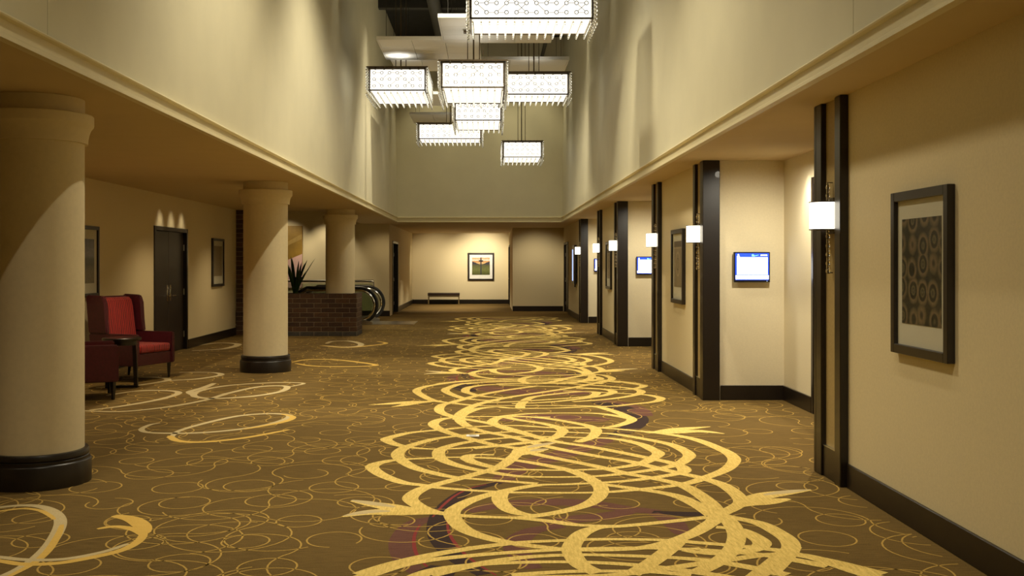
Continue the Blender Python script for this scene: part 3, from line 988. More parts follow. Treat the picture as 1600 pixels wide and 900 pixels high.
def chandelier(label, xc, yf, zb, W, D, h, rod_top):
    yc = yf + D / 2
    r = thing('chandelier', label, 'chandelier', (xc, yc, zb), 0, 'crystal box chandeliers')
    w2, d2 = W / 2, D / 2
    b = 0.011
    bm = new_bm()
    for sx in (-1, 1):
        for sy in (-1, 1):
            add_box(bm, sx * w2 - b, sx * w2 + b, sy * d2 - b, sy * d2 + b, 0, h)
    for z in (0.0, h):
        for sy in (-1, 1):
            add_box(bm, -w2 + b, w2 - b, sy * d2 - b, sy * d2 + b, z - b, z + b)
        for sx in (-1, 1):
            add_box(bm, sx * w2 - b, sx * w2 + b, -d2 - b, d2 + b, z - b, z + b)
    obj('frame', bm, M_BRONZE, r)
    pbox('top_plate', -w2 - 0.05, w2 + 0.05, -d2 - 0.05, d2 + 0.05, h + 0.012, h + 0.035, M_BRONZE, r)
    pbox('diffuser', -w2 + 0.02, w2 - 0.02, -d2 + 0.02, d2 - 0.02, 0.004, h - 0.015, M_DIFF, r)
    for s, wid, off, rot in ((-1, W, d2, 0), (1, W, d2, pi), (-1, D, w2, pi / 2), (1, D, w2, -pi / 2)):
        bm = new_bm()
        lattice(bm, wid - 0.03, 0.02, h - 0.01, -off + 0.012)
        o = obj('lattice', bm, M_BRONZE, r)
        o.rotation_euler = (0, 0, rot)
        o['kind'] = 'stuff'
    # strands hanging round the four sides, outside the frame
    spec = [(h - 0.01 - 0.05 * i, 0.018 if i % 3 else 0.023, 0.020) for i in range(int((h + 0.05) / 0.05))]
    spec.append((-0.085, 0.018, 0.034))
    strand = strand_mesh('crystal_strand', spec)
    short = strand_mesh('crystal_strand', [(h - 0.005, 0.026, 0.026), (h - 0.055, 0.012, 0.016)])
    g = 0.042
    nx, ny = max(6, round(W / 0.15)), max(6, round(D / 0.15))
    for i in range(ny + 1):
        y = -d2 - g + (D + 2 * g) * i / ny
        for s in (-1, 1):
            obj('crystal_strand', strand, None, r, loc=(s * (w2 + g), y, 0))
    for i in range(1, nx):
        x = -w2 - g + (W + 2 * g) * i / nx
        for s in (-1, 1):
            obj('crystal_strand', short, None, r, loc=(x, s * (d2 + 0.030), 0))
    # rows of drops under the glowing bottom
    n = max(6, round(W / 0.105))
    m_ = max(5, round(D / 0.085))
    spec = []
    for j in range(m_):
        y = -d2 + 0.03 + (D - 0.06) * j / (m_ - 1)
        spec += [(0, y, -0.022, 0.011, 0.012), (0, y, -0.058, 0.0165, 0.026)]
    full = []
    for i in range(n):
        x = -w2 + 0.03 + (W - 0.06) * i / (n - 1)
        full += [(x, y, z, rx, rz) for _, y, z, rx, rz in spec]
    o = obj('crystal_drops', bead_mesh('crystal_drops', full), None, r)
    o['kind'] = 'stuff'
    for dx in (-0.095, 0, 0.095):
        bm = new_bm()
        add_cyl(bm, (dx, 0, h + 0.03), (dx, 0, rod_top - zb), 0.0075 if dx else 0.013, seg=8)
        obj('rod', bm, M_BRONZE, r)
    for sy in (-1, 1):      # uplights on the top plate
        spot((xc, yc + sy * D * 0.3, zb + h + 0.05), (xc, yc + sy * D * 0.3, zb + 4), 9, 140, 0.8, (1.0, 0.95, 0.85), 0.03)
    bm = new_bm()
    add_box(bm, -0.16, 0.16, -0.06, 0.06, rod_top - zb - 0.03, rod_top - zb)
    obj('canopy_plate', bm, M_BRONZE, r)
Z_ROD = H_TOP - 0.002
chandelier('largest crystal box chandelier, nearest and cut by the top of the picture', 0.586, 13.9, 4.79, 1.61, 0.95, 0.40, Z_ROD)
chandelier('crystal box chandelier in the centre, with round beads along its top edge', -0.215, 16.1, 4.25, 0.956, 1.6, 0.38, 5.28)
chandelier('leftmost crystal box chandelier, hanging close to the left upper wall', -1.59, 18.68, 4.63, 0.986, 1.62, 0.38, Z_ROD)
chandelier('crystal box chandelier to the right of the central one, hanging near the right wall', 0.886, 19.5, 4.69, 1.23, 0.95, 0.38, Z_ROD)
chandelier('small crystal box chandelier partly hidden directly below the central one', -0.187, 22.0, 4.55, 0.96, 1.6, 0.38, Z_ROD)
chandelier('wide crystal box chandelier low on the left before the far wall', -0.905, 25.6, 4.59, 1.5, 0.9, 0.357, Z_ROD)
chandelier('lowest and smallest crystal box chandelier, hanging alone on the right', 0.90, 26.8, 4.27, 0.958, 1.5, 0.38, Z_ROD)

# ================================================================== SUSPENDED CEILING PANELS
def cloud(label, x0, y0, z, wx=1.73, wy=1.73, nx=3, ny=3):
    r = thing('ceiling_panel', label, 'ceiling panel', (x0 + wx / 2, y0 + wy / 2, z), 0, 'suspended white ceiling panels')
    bm = new_bm()
    t = 0.02
    for s in (-1, 1):
        add_box(bm, s * wx / 2 - (t if s > 0 else 0), s * wx / 2 + (t if s < 0 else 0), -wy / 2, wy / 2, 0, 0.062)
        add_box(bm, -wx / 2 + t, wx / 2 - t, s * wy / 2 - (t if s > 0 else 0), s * wy / 2 + (t if s < 0 else 0), 0, 0.062)
    obj('edge_frame', bm, M_CLOUD, r)
    a, c = (wx - 2 * t) / nx, (wy - 2 * t) / ny
    bm = new_bm()
    add_box(bm, -a / 2 + 0.004, a / 2 - 0.004, -c / 2 + 0.004, c / 2 - 0.004, 0.002, 0.03)
    tile = mesh_of(bm, 'tile', M_CLOUD)
    for i in range(nx):
        for j in range(ny):
            obj('tile', tile, None, r, loc=(-wx / 2 + t + a * (i + 0.5), -wy / 2 + t + c * (j + 0.5), 0))
    pbox('backing', -wx / 2 + t, wx / 2 - t, -wy / 2 + t, wy / 2 - t, 0.032, 0.045, M_CLOUD, r)
    for sx in (-1, 1):
        for sy in (-1, 1):
            bm = new_bm()
            add_cyl(bm, (sx * (wx / 2 - 0.15), sy * (wy / 2 - 0.15), 0.045), (sx * (wx / 2 - 0.15), sy * (wy / 2 - 0.15), H_TOP - z - 0.39), 0.004, seg=6)
            obj('hanger_wire', bm, M_DUCT, r)
cloud('white ceiling panel partly hidden behind the largest chandelier', -0.75, 16.05, 5.30, 1.83, 1.85)
cloud('bright white ceiling panel at the left above the leftmost chandelier', -1.85, 17.65, 5.30)
cloud('dim white ceiling panel behind the bright one at the left', -1.85, 19.72, 5.47)
cloud('white ceiling panel at the right behind the rods of a chandelier', -0.13, 20.55, 5.53)
cloud('white ceiling panel hanging behind the leftmost chandelier', -2.0, 23.3, 5.30, 1.45, 1.73)
cloud('farthest white ceiling panel, at the left near the far upper wall', -1.98, 26.95, 5.37)

# ================================================================== SCONCES
def sconce(label, y):
    r = thing('wall_sconce', label, 'sconce', (XW_R - 0.022, y, 1.905), 0, 'wall sconces on the pilasters')
    pbox('backplate', -0.012, -0.0005, -0.05, 0.05, -0.13, 0.13, M_BRONZE, r)
    n = 18
    out = [(-0.012 - 0.15 * sin(pi * i / n) ** 0.55, -0.105 * cos(pi * i / n)) for i in range(n + 1)]
    bm = new_bm(); add_prism(bm, out, 'z', -0.095, 0.095); obj('shade', bm, M_SHADE, r, True)
    for z0, z1 in ((0.0955, 0.102), (-0.102, -0.0955)):
        o2 = [(-0.012 - 0.154 * sin(pi * i / n) ** 0.55, -0.109 * cos(pi * i / n)) for i in range(n + 1)]
        bm = new_bm(); add_prism(bm, o2, 'z', z0, z1); obj('rim', bm, M_BRONZE, r)
    def chain(zs):
        spec = []
        for z, big in zs:
            spec.append((z, 0.018 if big else 0.012, 0.020 if big else 0.011))
        return strand_mesh('crystal_chain', spec)
    obj('crystal_chain', chain([(0.115, 0), (0.145, 1), (0.178, 0), (0.205, 1), (0.232, 0)]), None, r, loc=(-0.035, 0, 0))
    obj('crystal_chain', chain([(-0.115, 0), (-0.15, 1), (-0.185, 0), (-0.215, 1), (-0.25, 0), (-0.28, 1), (-0.312, 0), (-0.342, 1), (-0.375, 0), (-0.40, 1)]), None, r, loc=(-0.035, 0, 0))
    bm = new_bm(); add_cyl(bm, (-0.035, 0, 0.1), (-0.035, 0, 0.245), 0.003, seg=6); add_cyl(bm, (-0.035, 0, -0.415), (-0.035, 0, -0.1), 0.003, seg=6)
    add_cyl(bm, (-0.035, 0, 0.240), (0, 0, 0.240), 0.004, seg=6); add_cyl(bm, (-0.035, 0, -0.41), (0, 0, -0.41), 0.004, seg=6)
    obj('chain_wire', bm, M_BRONZE, r)
SN = ['lit wall sconce with crystal chain on the nearest pilaster', 'lit sconce on the pilaster right of the second tall picture',
      'lit sconce on the pilaster left of the second tall picture', 'lit sconce on the pilaster right of the third tall picture',
      'lit sconce on the pilaster left of the third tall picture', 'farthest lit sconce, beside the upright wall screen']
for (y, wr), nm in zip(PIL, SN):
    sconce(nm, y + 0.27)

# ================================================================== PICTURES
def print_mat(name, kind):
    m = bpy.data.materials.new(name)
    nt, b = nodes_of(m)
    b.inputs['Roughness'].default_value = 0.5
    tc = nt.nodes.new('ShaderNodeTexCoord')
    L = nt.links.new
    def ramp(src, stops, interp='LINEAR'):
        rp = nt.nodes.new('ShaderNodeValToRGB')
        rp.color_ramp.interpolation = interp
        el = rp.color_ramp.elements
        while len(el) < len(stops):
            el.new(0.5)
        for e, (p, c) in zip(el, stops):
            e.position = p
            e.color = (*c, 1)
        L(src, rp.inputs[0])
        return rp
    if kind == 'garden':
        vo = nt.nodes.new('ShaderNodeTexVoronoi')
        vo.inputs['Scale'].default_value = 7.0
        vo.inputs['Randomness'].default_value = 0.35
        L(tc.outputs['Object'], vo.inputs['Vector'])
        rp = ramp(vo.outputs['Distance'], [(0.0, (0.20, 0.17, 0.09)), (0.10, (0.06, 0.05, 0.025)), (0.17, (0.17, 0.14, 0.06)), (0.24, (0.02, 0.02, 0.008)),
                                           (0.34, (0.03, 0.028, 0.012)), (0.40, (0.23, 0.16, 0.08)), (0.52, (0.13, 0.10, 0.045)), (0.6, (0.03, 0.028, 0.012))])
        nz = nt.nodes.new('ShaderNodeTexNoise'); nz.inputs['Scale'].default_value = 30
        L(tc.outputs['Object'], nz.inputs['Vector'])
        mx = nt.nodes.new('ShaderNodeMix'); mx.data_type = 'RGBA'; mx.blend_type = 'MULTIPLY'
        mx.inputs[0].default_value = 0.6
        L(rp.outputs[0], mx.inputs[6]); L(nz.outputs['Fac'], mx.inputs[7])
        L(mx.outputs[2], b.inputs['Base Color'])
    elif kind == 'arch':
        wv = nt.nodes.new('ShaderNodeTexWave')
        wv.bands_direction = 'X'
        wv.inputs['Scale'].default_value = 6; wv.inputs['Distortion'].default_value = 7.0; wv.inputs['Detail'].default_value = 4
        L(tc.outputs['Object'], wv.inputs['Vector'])
        rp = ramp(wv.outputs['Fac'], [(0.0, (0.13, 0.10, 0.05)), (0.5, (0.20, 0.155, 0.08)), (1.0, (0.28, 0.22, 0.12))])
        L(rp.outputs[0], b.inputs['Base Color'])
    elif kind == 'reeds':
        wv = nt.nodes.new('ShaderNodeTexWave')
        wv.bands_direction = 'X'
        wv.inputs['Scale'].default_value = 9; wv.inputs['Distortion'].default_value = 4.0; wv.inputs['Detail'].default_value = 3
        L(tc.outputs['Object'], wv.inputs['Vector'])
        rp = ramp(wv.outputs['Fac'], [(0.0, (0.08, 0.06, 0.025)), (0.4, (0.22, 0.17, 0.085)), (1.0, (0.36, 0.28, 0.15))])
        L(rp.outputs[0], b.inputs['Base Color'])
    else:
        sp = nt.nodes.new('ShaderNodeSeparateXYZ')
        L(tc.outputs['Generated'], sp.inputs[0])
        if kind == 'desert':
            rp = ramp(sp.outputs[2], [(0.0, (0.20, 0.16, 0.09)), (0.3, (0.13, 0.10, 0.05)), (0.42, (0.03, 0.03, 0.02)), (0.55, (0.05, 0.05, 0.05)), (0.62, (0.20, 0.21, 0.28)), (1.0, (0.13, 0.15, 0.27))])
        else:
            rp = ramp(sp.outputs[2], [(0.0, (0.07, 0.08, 0.01)), (0.3, (0.17, 0.19, 0.04)), (0.58, (0.08, 0.08, 0.02)), (0.66, (0.85, 0.55, 0.25)), (0.76, (0.62, 0.27, 0.05)), (0.84, (0.92, 0.85, 0.75)), (0.92, (0.70, 0.36, 0.10)), (1.0, (0.90, 0.83, 0.70))])
        nz = nt.nodes.new('ShaderNodeTexNoise'); nz.inputs['Scale'].default_value = 22
        L(tc.outputs['Object'], nz.inputs['Vector'])
        r2 = ramp(nz.outputs['Fac'], [(0.3, (0.6, 0.6, 0.6)), (0.7, (1, 1, 1))])
        mx = nt.nodes.new('ShaderNodeMix'); mx.data_type = 'RGBA'; mx.blend_type = 'MULTIPLY'
        mx.inputs[0].default_value = 1.0
        L(rp.outputs[0], mx.inputs[6]); L(r2.outputs[0], mx.inputs[7])
        L(mx.outputs[2], b.inputs['Base Color'])
    return m

def picture(label, loc, rotz, w, h, kind, fw=0.05, mx=0.10, mt=0.13, mb=0.17, mm=M_MAT, dep=0.045, group='tall framed pictures'):
    r = thing('framed_picture', label, 'picture', loc, rotz, group)
    bm = new_bm()
    for s in (-1, 1):
        xa, xb = (-w / 2, -w / 2 + fw) if s < 0 else (w / 2 - fw, w / 2)
        add_box(bm, xa, xb, -dep, -0.001, 0, h, 0.003)
    add_box(bm, -w / 2 + fw, w / 2 - fw, -dep, -0.001, 0, fw, 0.003)
    add_box(bm, -w / 2 + fw, w / 2 - fw, -dep, -0.001, h - fw, h, 0.003)
    obj('frame', bm, M_FRAME, r)
    pbox('mat_board', -w / 2 + fw, w / 2 - fw, -0.020, -0.001, fw, h - fw, mm, r)
    bm = new_bm()
    x0, x1, z0, z1 = -w / 2 + fw + mx, w / 2 - fw - mx, fw + mb, h - fw - mt
    add_box(bm, -(x1 - x0) / 2, (x1 - x0) / 2, -0.0012, 0.0012, -(z1 - z0) / 2, (z1 - z0) / 2)
    p = obj('print', bm, print_mat('print_' + kind, kind), r, loc=((x0 + x1) / 2, -0.0215, (z0 + z1) / 2))
    if kind == 'arch':
        hw, hh = (x1 - x0) / 2, (z1 - z0) / 2
        M_SEP = mat('pale_sepia_ink', (0.36, 0.28, 0.17), 0.6, var=0.2, scale=30)
        M_SEPD = mat('deep_sepia_ink', (0.09, 0.065, 0.03), 0.6, var=0.2, scale=30)
        bm = new_bm(); flat_ring(bm, 0, 0.0, 0.135, 0.030, -0.0018, 40); obj('ring_motif', bm, M_SEP, p)
        bm = new_bm(); flat_ring(bm, 0, 0.0, 0.070, 0.012, -0.0018, 32); obj('ring_motif', bm, M_SEPD, p)
        bm = new_bm(); add_box(bm, -hw, hw, -0.0022, -0.0013, hh - 0.075, hh - 0.002); obj('band_motif', bm, M_SEPD, p)
        bm = new_bm(); add_box(bm, -hw, hw, -0.0022, -0.0013, hh - 0.098, hh - 0.080); obj('band_motif', bm, M_SEP, p)
    pbox('glass', -w / 2 + fw, w / 2 - fw, -0.030, -0.028, fw, h - fw, M_PANE, r)
    return r, p
XR = XW_R
picture('tall framed picture of a clipped hedge garden, nearest on the right wall', (XR, 6.08, 1.02), -pi / 2, 0.80, 0.97, 'garden', 0.055, 0.07, 0.11, 0.13)
picture('tall framed sepia picture with round arch between second and third sconce', (XR, 13.82, 1.04), -pi / 2, 0.84, 0.97, 'arch', 0.055, 0.09, 0.10, 0.16)
picture('farthest tall framed picture on the right wall, seen nearly edge on', (XR, 21.67, 1.04), -pi / 2, 0.84, 0.97, 'arch', 0.055, 0.09, 0.10, 0.16)
picture('framed picture of dry stalks between the double door and the brick pier', (XW_L, 21.5, 1.10), pi / 2, 0.90, 0.97, 'reeds', 0.05, 0.07, 0.10, 0.16)
picture('framed desert landscape above the wing chair, half hidden by the nearest column', (XW_L, 14.4, 1.10), pi / 2, 0.95, 0.98, 'desert', 0.05, 0.10, 0.13, 0.14)
r, p = picture('square framed vineyard sunset with a dark post on the end wall', ((751.5 - VX) * 41 / F_PX, D_FAR, 0.91), 0, 1.02, 1.07, 'sunset', 0.065, 0.10, 0.105, 0.15, M_MATW, group='end wall picture')
M_INK = mat('dark_ink', (0.02, 0.02, 0.035), 0.6)
bm = new_bm()
add_box(bm, -0.022, 0.022, -0.003, -0.0013, -0.33, 0.33)
add_box(bm, -0.085, 0.085, -0.003, -0.0013, 0.17, 0.23)
obj('post_motif', bm, M_INK, p)
for s in (-1, 1):
    bm = new_bm()
    add_prism(bm, [(s * 0.338, 0.06), (s * 0.338, 0.18), (s * 0.2, 0.13), (s * 0.06, 0.06)], 'y', -0.0022, -0.0013)
    obj('hill_motif', bm, M_INK, p)

# painting behind the escalator
r = thing('abstract_painting', 'large gold and pink abstract painting behind the planter leaves', 'painting', (-6.05, 31.3, 0.85))
pbox('canvas', -0.58, 0.58, -0.04, -0.001, 0, 1.83, mat('gold_canvas', (0.30, 0.175, 0.022), 0.5, var=0.25, scale=2.5), r)
M_PINK = mat('pink_paint', (0.72, 0.46, 0.40), 0.6, var=0.08)
M_PALE = mat('pale_gold_paint', (0.40, 0.26, 0.06), 0.6, var=0.1)
bm = new_bm(); add_prism(bm, [(-0.579, 0.001), (0.579, 0.001), (0.579, 1.0), (0.10, 0.80), (-0.579, 0.55)], 'y', -0.043, -0.040); obj('pink_area', bm, M_PINK, r)
bm = new_bm(); add_prism(bm, [(-0.57, 1.05), (0.1, 1.22), (0.578, 1.45), (0.578, 1.60), (0.15, 1.36), (-0.57, 1.15)], 'y', -0.043, -0.040); obj('pale_sweep', bm, M_PALE, r)

# ================================================================== SCREENS
E_BLUE = emit('screen_blue', (0.01, 0.06, 0.75), 1.1)
E_WHITE = emit('screen_white', (0.92, 0.96, 1.0), 2.4)
E_CYAN = emit('screen_cyan', (0.05, 0.45, 0.9), 1.3)
E_GREEN = emit('screen_green', (0.25, 0.85, 0.35), 1.3)
E_PALE = emit('screen_pale_blue', (0.35, 0.50, 1.0), 1.8)
def monitor(label, loc, group):
    r = thing('wall_screen', label, 'screen', loc, 0, group)
    w, h = 0.41, 0.345
    pbox('wall_bracket', -0.06, 0.06, -0.03, -0.001, 0.11, 0.23, M_PLASTIC, r)
    pbox('housing', -w / 2, w / 2, -0.075, -0.03, 0, h, M_PLASTIC, r, 0.004)
    s = pbox('display', -w / 2 + 0.014, w / 2 - 0.014, -0.0775, -0.0752, 0.026, h - 0.014, E_BLUE, r)
    y0, y1 = -0.0792, -0.0780
    pbox('message_panel', -0.172, 0.176, y0, y1, 0.088, 0.285, E_WHITE, s)
    pbox('ticker_bar', -0.188, 0.188, y0, y1, 0.036, 0.080, E_WHITE, s)
    bm = new_bm()   # seated figure mark, top left
    add_cyl(bm, (-0.157, y1, 0.313), (-0.157, y0, 0.313), 0.009, seg=12)
    add_prism(bm, [(-0.175, 0.290), (-0.139, 0.290), (-0.146, 0.302), (-0.168, 0.302)], 'y', y0, y1)
    obj('corner_mark', bm, E_WHITE, s)
    bm = new_bm()
    pts = []
    for i in range(10):
        a = pi / 2 + i * pi / 5
        rr = 0.020 if i % 2 == 0 else 0.009
        pts.append((0.008 + rr * cos(a), 0.307 + rr * sin(a) * 0.9))
    add_prism(bm, pts, 'y', y0, y1)
    add_prism(bm, [(0.020, 0.295), (0.075, 0.309), (0.075, 0.312), (0.020, 0.302)], 'y', y0, y1)
    obj('star_mark', bm, E_GREEN, s)
    bm = new_bm()
    for i in range(5):
        add_box(bm, 0.098 + i * 0.0155, 0.109 + i * 0.0155, y0, y1, 0.301, 0.315)
    obj('clock_digits', bm, E_WHITE, s)
    for z in (0.225, 0.195, 0.165):
        pbox('text_line', -0.14, 0.11, -0.0796, -0.0793, z, z + 0.004, E_CYAN, s)
    bm = new_bm(); add_cyl(bm, (0.17, -0.078, 0.013), (0.17, -0.075, 0.013), 0.004, seg=10); obj('power_light', bm, E_PALE, r)
for k, nm in enumerate(('nearest small blue wall screen, in the first door recess', 'middle small blue wall screen, in the second door recess', 'farthest small blue wall screen, half hidden behind a pilaster')):
    monitor(nm, (3.015, 12.088 + BAY * k, 1.348), 'small blue screens in the door recesses')
r = thing('upright_screen', 'tall black upright display on the far right wall, seen edge on', 'screen', (XW_R, 29.7, 1.0), -pi / 2)
pbox('wall_bracket', -0.15, 0.15, -0.03, -0.001, 0.3, 0.75, M_PLASTIC, r)
pbox('housing', -0.33, 0.33, -0.10, -0.03, 0, 1.08, M_PLASTIC, r, 0.006)
s = pbox('display', -0.29, -0.02, -0.1025, -0.1002, 0.08, 0.96, E_PALE, r)
pbox('base_mount', -0.06, 0.06, -0.07, -0.03, -0.10, 0.0, M_PLASTIC, r)

# ================================================================== ARMCHAIRS AND SIDE TABLE
def red_fabric():
    m = bpy.data.materials.new('red_striped_fabric')
    nt, b = nodes_of(m)
    b.inputs['Roughness'].default_value = 0.75
    b.inputs['Sheen Weight'].default_value = 0.2
    tc = nt.nodes.new('ShaderNodeTexCoord')
    mp = nt.nodes.new('ShaderNodeMapping')
    mp.inputs['Scale'].default_value = (1, 0.25, 0.25)
    nt.links.new(tc.outputs['Object'], mp.inputs['Vector'])
    wv = nt.nodes.new('ShaderNodeTexWave')
    wv.inputs['Scale'].default_value = 9
    wv.inputs['Distortion'].default_value = 2.2
    wv.inputs['Detail'].default_value = 2
    wv.inputs['Detail Scale'].default_value = 2.5
    nt.links.new(mp.outputs[0], wv.inputs['Vector'])
    rp = nt.nodes.new('ShaderNodeValToRGB')
    rp.color_ramp.elements[0].position = 0.1
    rp.color_ramp.elements[0].color = (0.10, 0.006, 0.008, 1)
    rp.color_ramp.elements[1].position = 0.75
    rp.color_ramp.elements[1].color = (0.46, 0.022, 0.018, 1)
    nt.links.new(wv.outputs['Fac'], rp.inputs[0])
    nt.links.new(rp.outputs[0], b.inputs['Base Color'])
    return m
M_REDFAB = red_fabric()

def make_chair(label, loc, rotz):
    r = thing('wing_chair', label, 'armchair', loc, rotz, 'maroon wing chairs by the left wall')
    for sx in (-1, 1):
        for y in (-0.33, 0.33):
            bm = new_bm()
            v = add_cyl(bm, (sx * 0.33, y + (0.03 if y > 0 else 0), 0), (sx * 0.33, y, 0.225), 0.020, 0.036, seg=4)
            obj('leg', bm, M_DARK, r)
    pbox('seat_base', -0.315, 0.315, -0.375, 0.36, 0.205, 0.365, M_MAROON, r, 0.012, 2)
    bm = new_bm()
    add_box(bm, -0.305, 0.305, -0.385, 0.21, 0.368, 0.478, 0.035, 3)
    obj('seat_cushion', bm, M_REDFAB, r, True)
    # outer back, leaning slightly
    bm = new_bm()
    add_prism(bm, [(0.28, 0.36), (0.37, 0.20), (0.455, 1.09), (0.44, 1.115), (0.375, 1.115), (0.36, 1.09)], 'x', -0.315, 0.315)
    bmesh.ops.bevel(bm, geom=bm.edges[:], offset=0.012, segments=2, affect='EDGES')
    obj('back_shell', bm, M_MAROON, r, True)
    bm = new_bm()
    add_prism(bm, [(0.17, 0.46), (0.285, 0.46), (0.365, 1.08), (0.345, 1.105), (0.275, 1.085), (0.245, 1.0)], 'x', -0.300, 0.300)
    bmesh.ops.bevel(bm, geom=bm.edges[:], offset=0.02, segments=3, affect='EDGES')
    obj('back_cushion', bm, M_REDFAB, r, True)
    for sx in (-1, 1):
        xa, xb = (0.318, 0.392) if sx > 0 else (-0.392, -0.318)
        bm = new_bm()
        add_prism(bm, [(-0.39, 0.205), (0.365, 0.205), (0.41, 0.625), (-0.385, 0.625)], 'x', xa, xb)
        bmesh.ops.bevel(bm, geom=bm.edges[:], offset=0.014, segments=2, affect='EDGES')
        obj('arm', bm, M_MAROON, r, True)
        bm = new_bm()
        add_prism(bm, [(0.10, 0.627), (0.415, 0.627), (0.462, 1.10), (0.445, 1.135), (0.20, 1.125), (0.165, 1.10), (0.15, 1.02), (0.135, 0.80)], 'x', xa, xb)
        bmesh.ops.bevel(bm, geom=bm.edges[:], offset=0.014, segments=2, affect='EDGES')
        obj('wing', bm, M_MAROON, r, True)
    return r
make_chair('maroon wing chair with red striped cushions, facing the corridor by the left wall', (-4.80, 14.32, 0.0035), radians(68))
make_chair('maroon armchair mostly hidden behind the nearest column, only its arm showing', (-4.72, 12.28, 0.0035), radians(113))

r = thing('side_table', 'small dark round side table between the two maroon armchairs', 'table', (-4.60, 13.30, 0.0035), radians(10))
bm = new_bm(); add_lathe(bm, [(0.215, 0.590), (0.235, 0.595), (0.238, 0.605), (0.238, 0.620), (0.230, 0.628)], 40); obj('tabletop', bm, M_DARK, r, True)
bm = new_bm(); add_lathe(bm, [(0.185, 0.535), (0.185, 0.589)], 40); obj('apron', bm, M_DARK, r, True)
for s in (-1, 1):
    bm = new_bm()
    add_prism(bm, [(s * 0.15, 0.025), (s * 0.195, 0.025), (s * 0.175, 0.56), (s * 0.13, 0.56)], 'y', -0.04, 0.04)
    obj('leg', bm, M_DARK, r)
pbox('base_bar', -0.195, 0.195, -0.05, 0.05, 0, 0.024, M_DARK, r, 0.004)

# ================================================================== BRICK PIER AND PLANTER
CH, BL, GAP = 0.1012, 0.306, 0.011
brick_cache = {}
def brick(parent, axis, a0, a1, face, out, z, dep=0.03, slate=False, rng=random.Random(5)):
    """one brick on a face: axis 'x' runs along x on plane y=face; axis 'y' runs along y on plane x=face"""
    L = round(a1 - a0, 3)
    ix = rng.randrange(3)
    key = (axis, L, ix, slate)
    if key not in brick_cache:
        bm = new_bm()
        if axis == 'x':
            add_box(bm, -L / 2, L / 2, -dep / 2, dep / 2, -(CH - GAP) / 2, (CH - GAP) / 2, 0.003)
        else:
            add_box(bm, -dep / 2, dep / 2, -L / 2, L / 2, -(CH - GAP) / 2, (CH - GAP) / 2, 0.003)
        brick_cache[key] = mesh_of(bm, 'brick', M_SLATE if slate else M_BRICKS[ix])
    j = rng.uniform(-0.0015, 0.0015)
    mid = (a0 + a1) / 2
    loc = (mid, face + out * (j - dep / 2 + 0.006), z) if axis == 'x' else (face + out * (j - dep / 2 + 0.006), mid, z)
    obj('brick', brick_cache[key], None, parent, loc=loc)

def brick_face(parent, axis, s0, s1, face, out, courses, slate_base=True, flip=False):
    for c in range(courses):
        z = CH * (c + 0.5)
        off = 0 if (c % 2 == 0) != flip else -BL / 2
        a = s0 + off
        while a < s1 - 0.02:
            x0, x1 = max(a, s0), min(a + BL - GAP, s1)
            if x1 - x0 > 0.04:
                brick(parent, axis, x0, x1, face, out, z, slate=(slate_base and c == 0))
            a += BL
PX0, PX1, PY0, PY1, PH = -4.94, -2.80, 22.72, 23.60, 0.911
r = thing('brick_planter', 'low brown brick planter between the columns before the escalator', 'planter', (0, 0, 0))
bm = new_bm()
t = 0.12
add_box(bm, PX0, PX1, PY0, PY0 + t, 0, PH - 0.003)
add_box(bm, PX0, PX1, PY1 - t, PY1, 0, PH - 0.003)
add_box(bm, PX0, PX0 + t, PY0 + t, PY1 - t, 0, PH - 0.003)
add_box(bm, PX1 - t, PX1, PY0 + t, PY1 - t, 0, PH - 0.003)
obj('mortar_core', bm, M_MORTAR, r)
pbox('coping', PX0 - 0.004, PX1 + 0.006, PY0 - 0.006, PY0 + t, PH - 0.002, PH + 0.006, M_BRICKS[0], r, 0.002)
pbox('coping', PX1 - t, PX1 + 0.006, PY0 + t, PY1, PH - 0.002, PH + 0.006, M_BRICKS[0], r, 0.002)
pbox('soil', PX0 + t, PX1 - t, PY0 + t, PY1 - t, 0.6, 0.905, M_SOIL, r)
brick_face(r, 'x', PX0, PX1, PY0, -1, 9)
brick_face(r, 'y', PY0 + 0.03, PY1, PX1, 1, 9, flip=True)
r = thing('brick_pier', 'full height brown brick pier at the end of the left wall', 'pier', (0, 0, 0))
BX0, BX1, BY0, BY1 = -5.49, -4.955, 23.11, 23.6
pbox('mortar_core', BX0, BX1, BY0, BY1, 0, H_LOW - 0.002, M_MORTAR, r)
brick_face(r, 'x', BX0, BX1, BY0, -1, 27, slate_base=False)
brick_face(r, 'y', BY0 + 0.03, BY1, BX1, 1, 27, slate_base=False, flip=True)

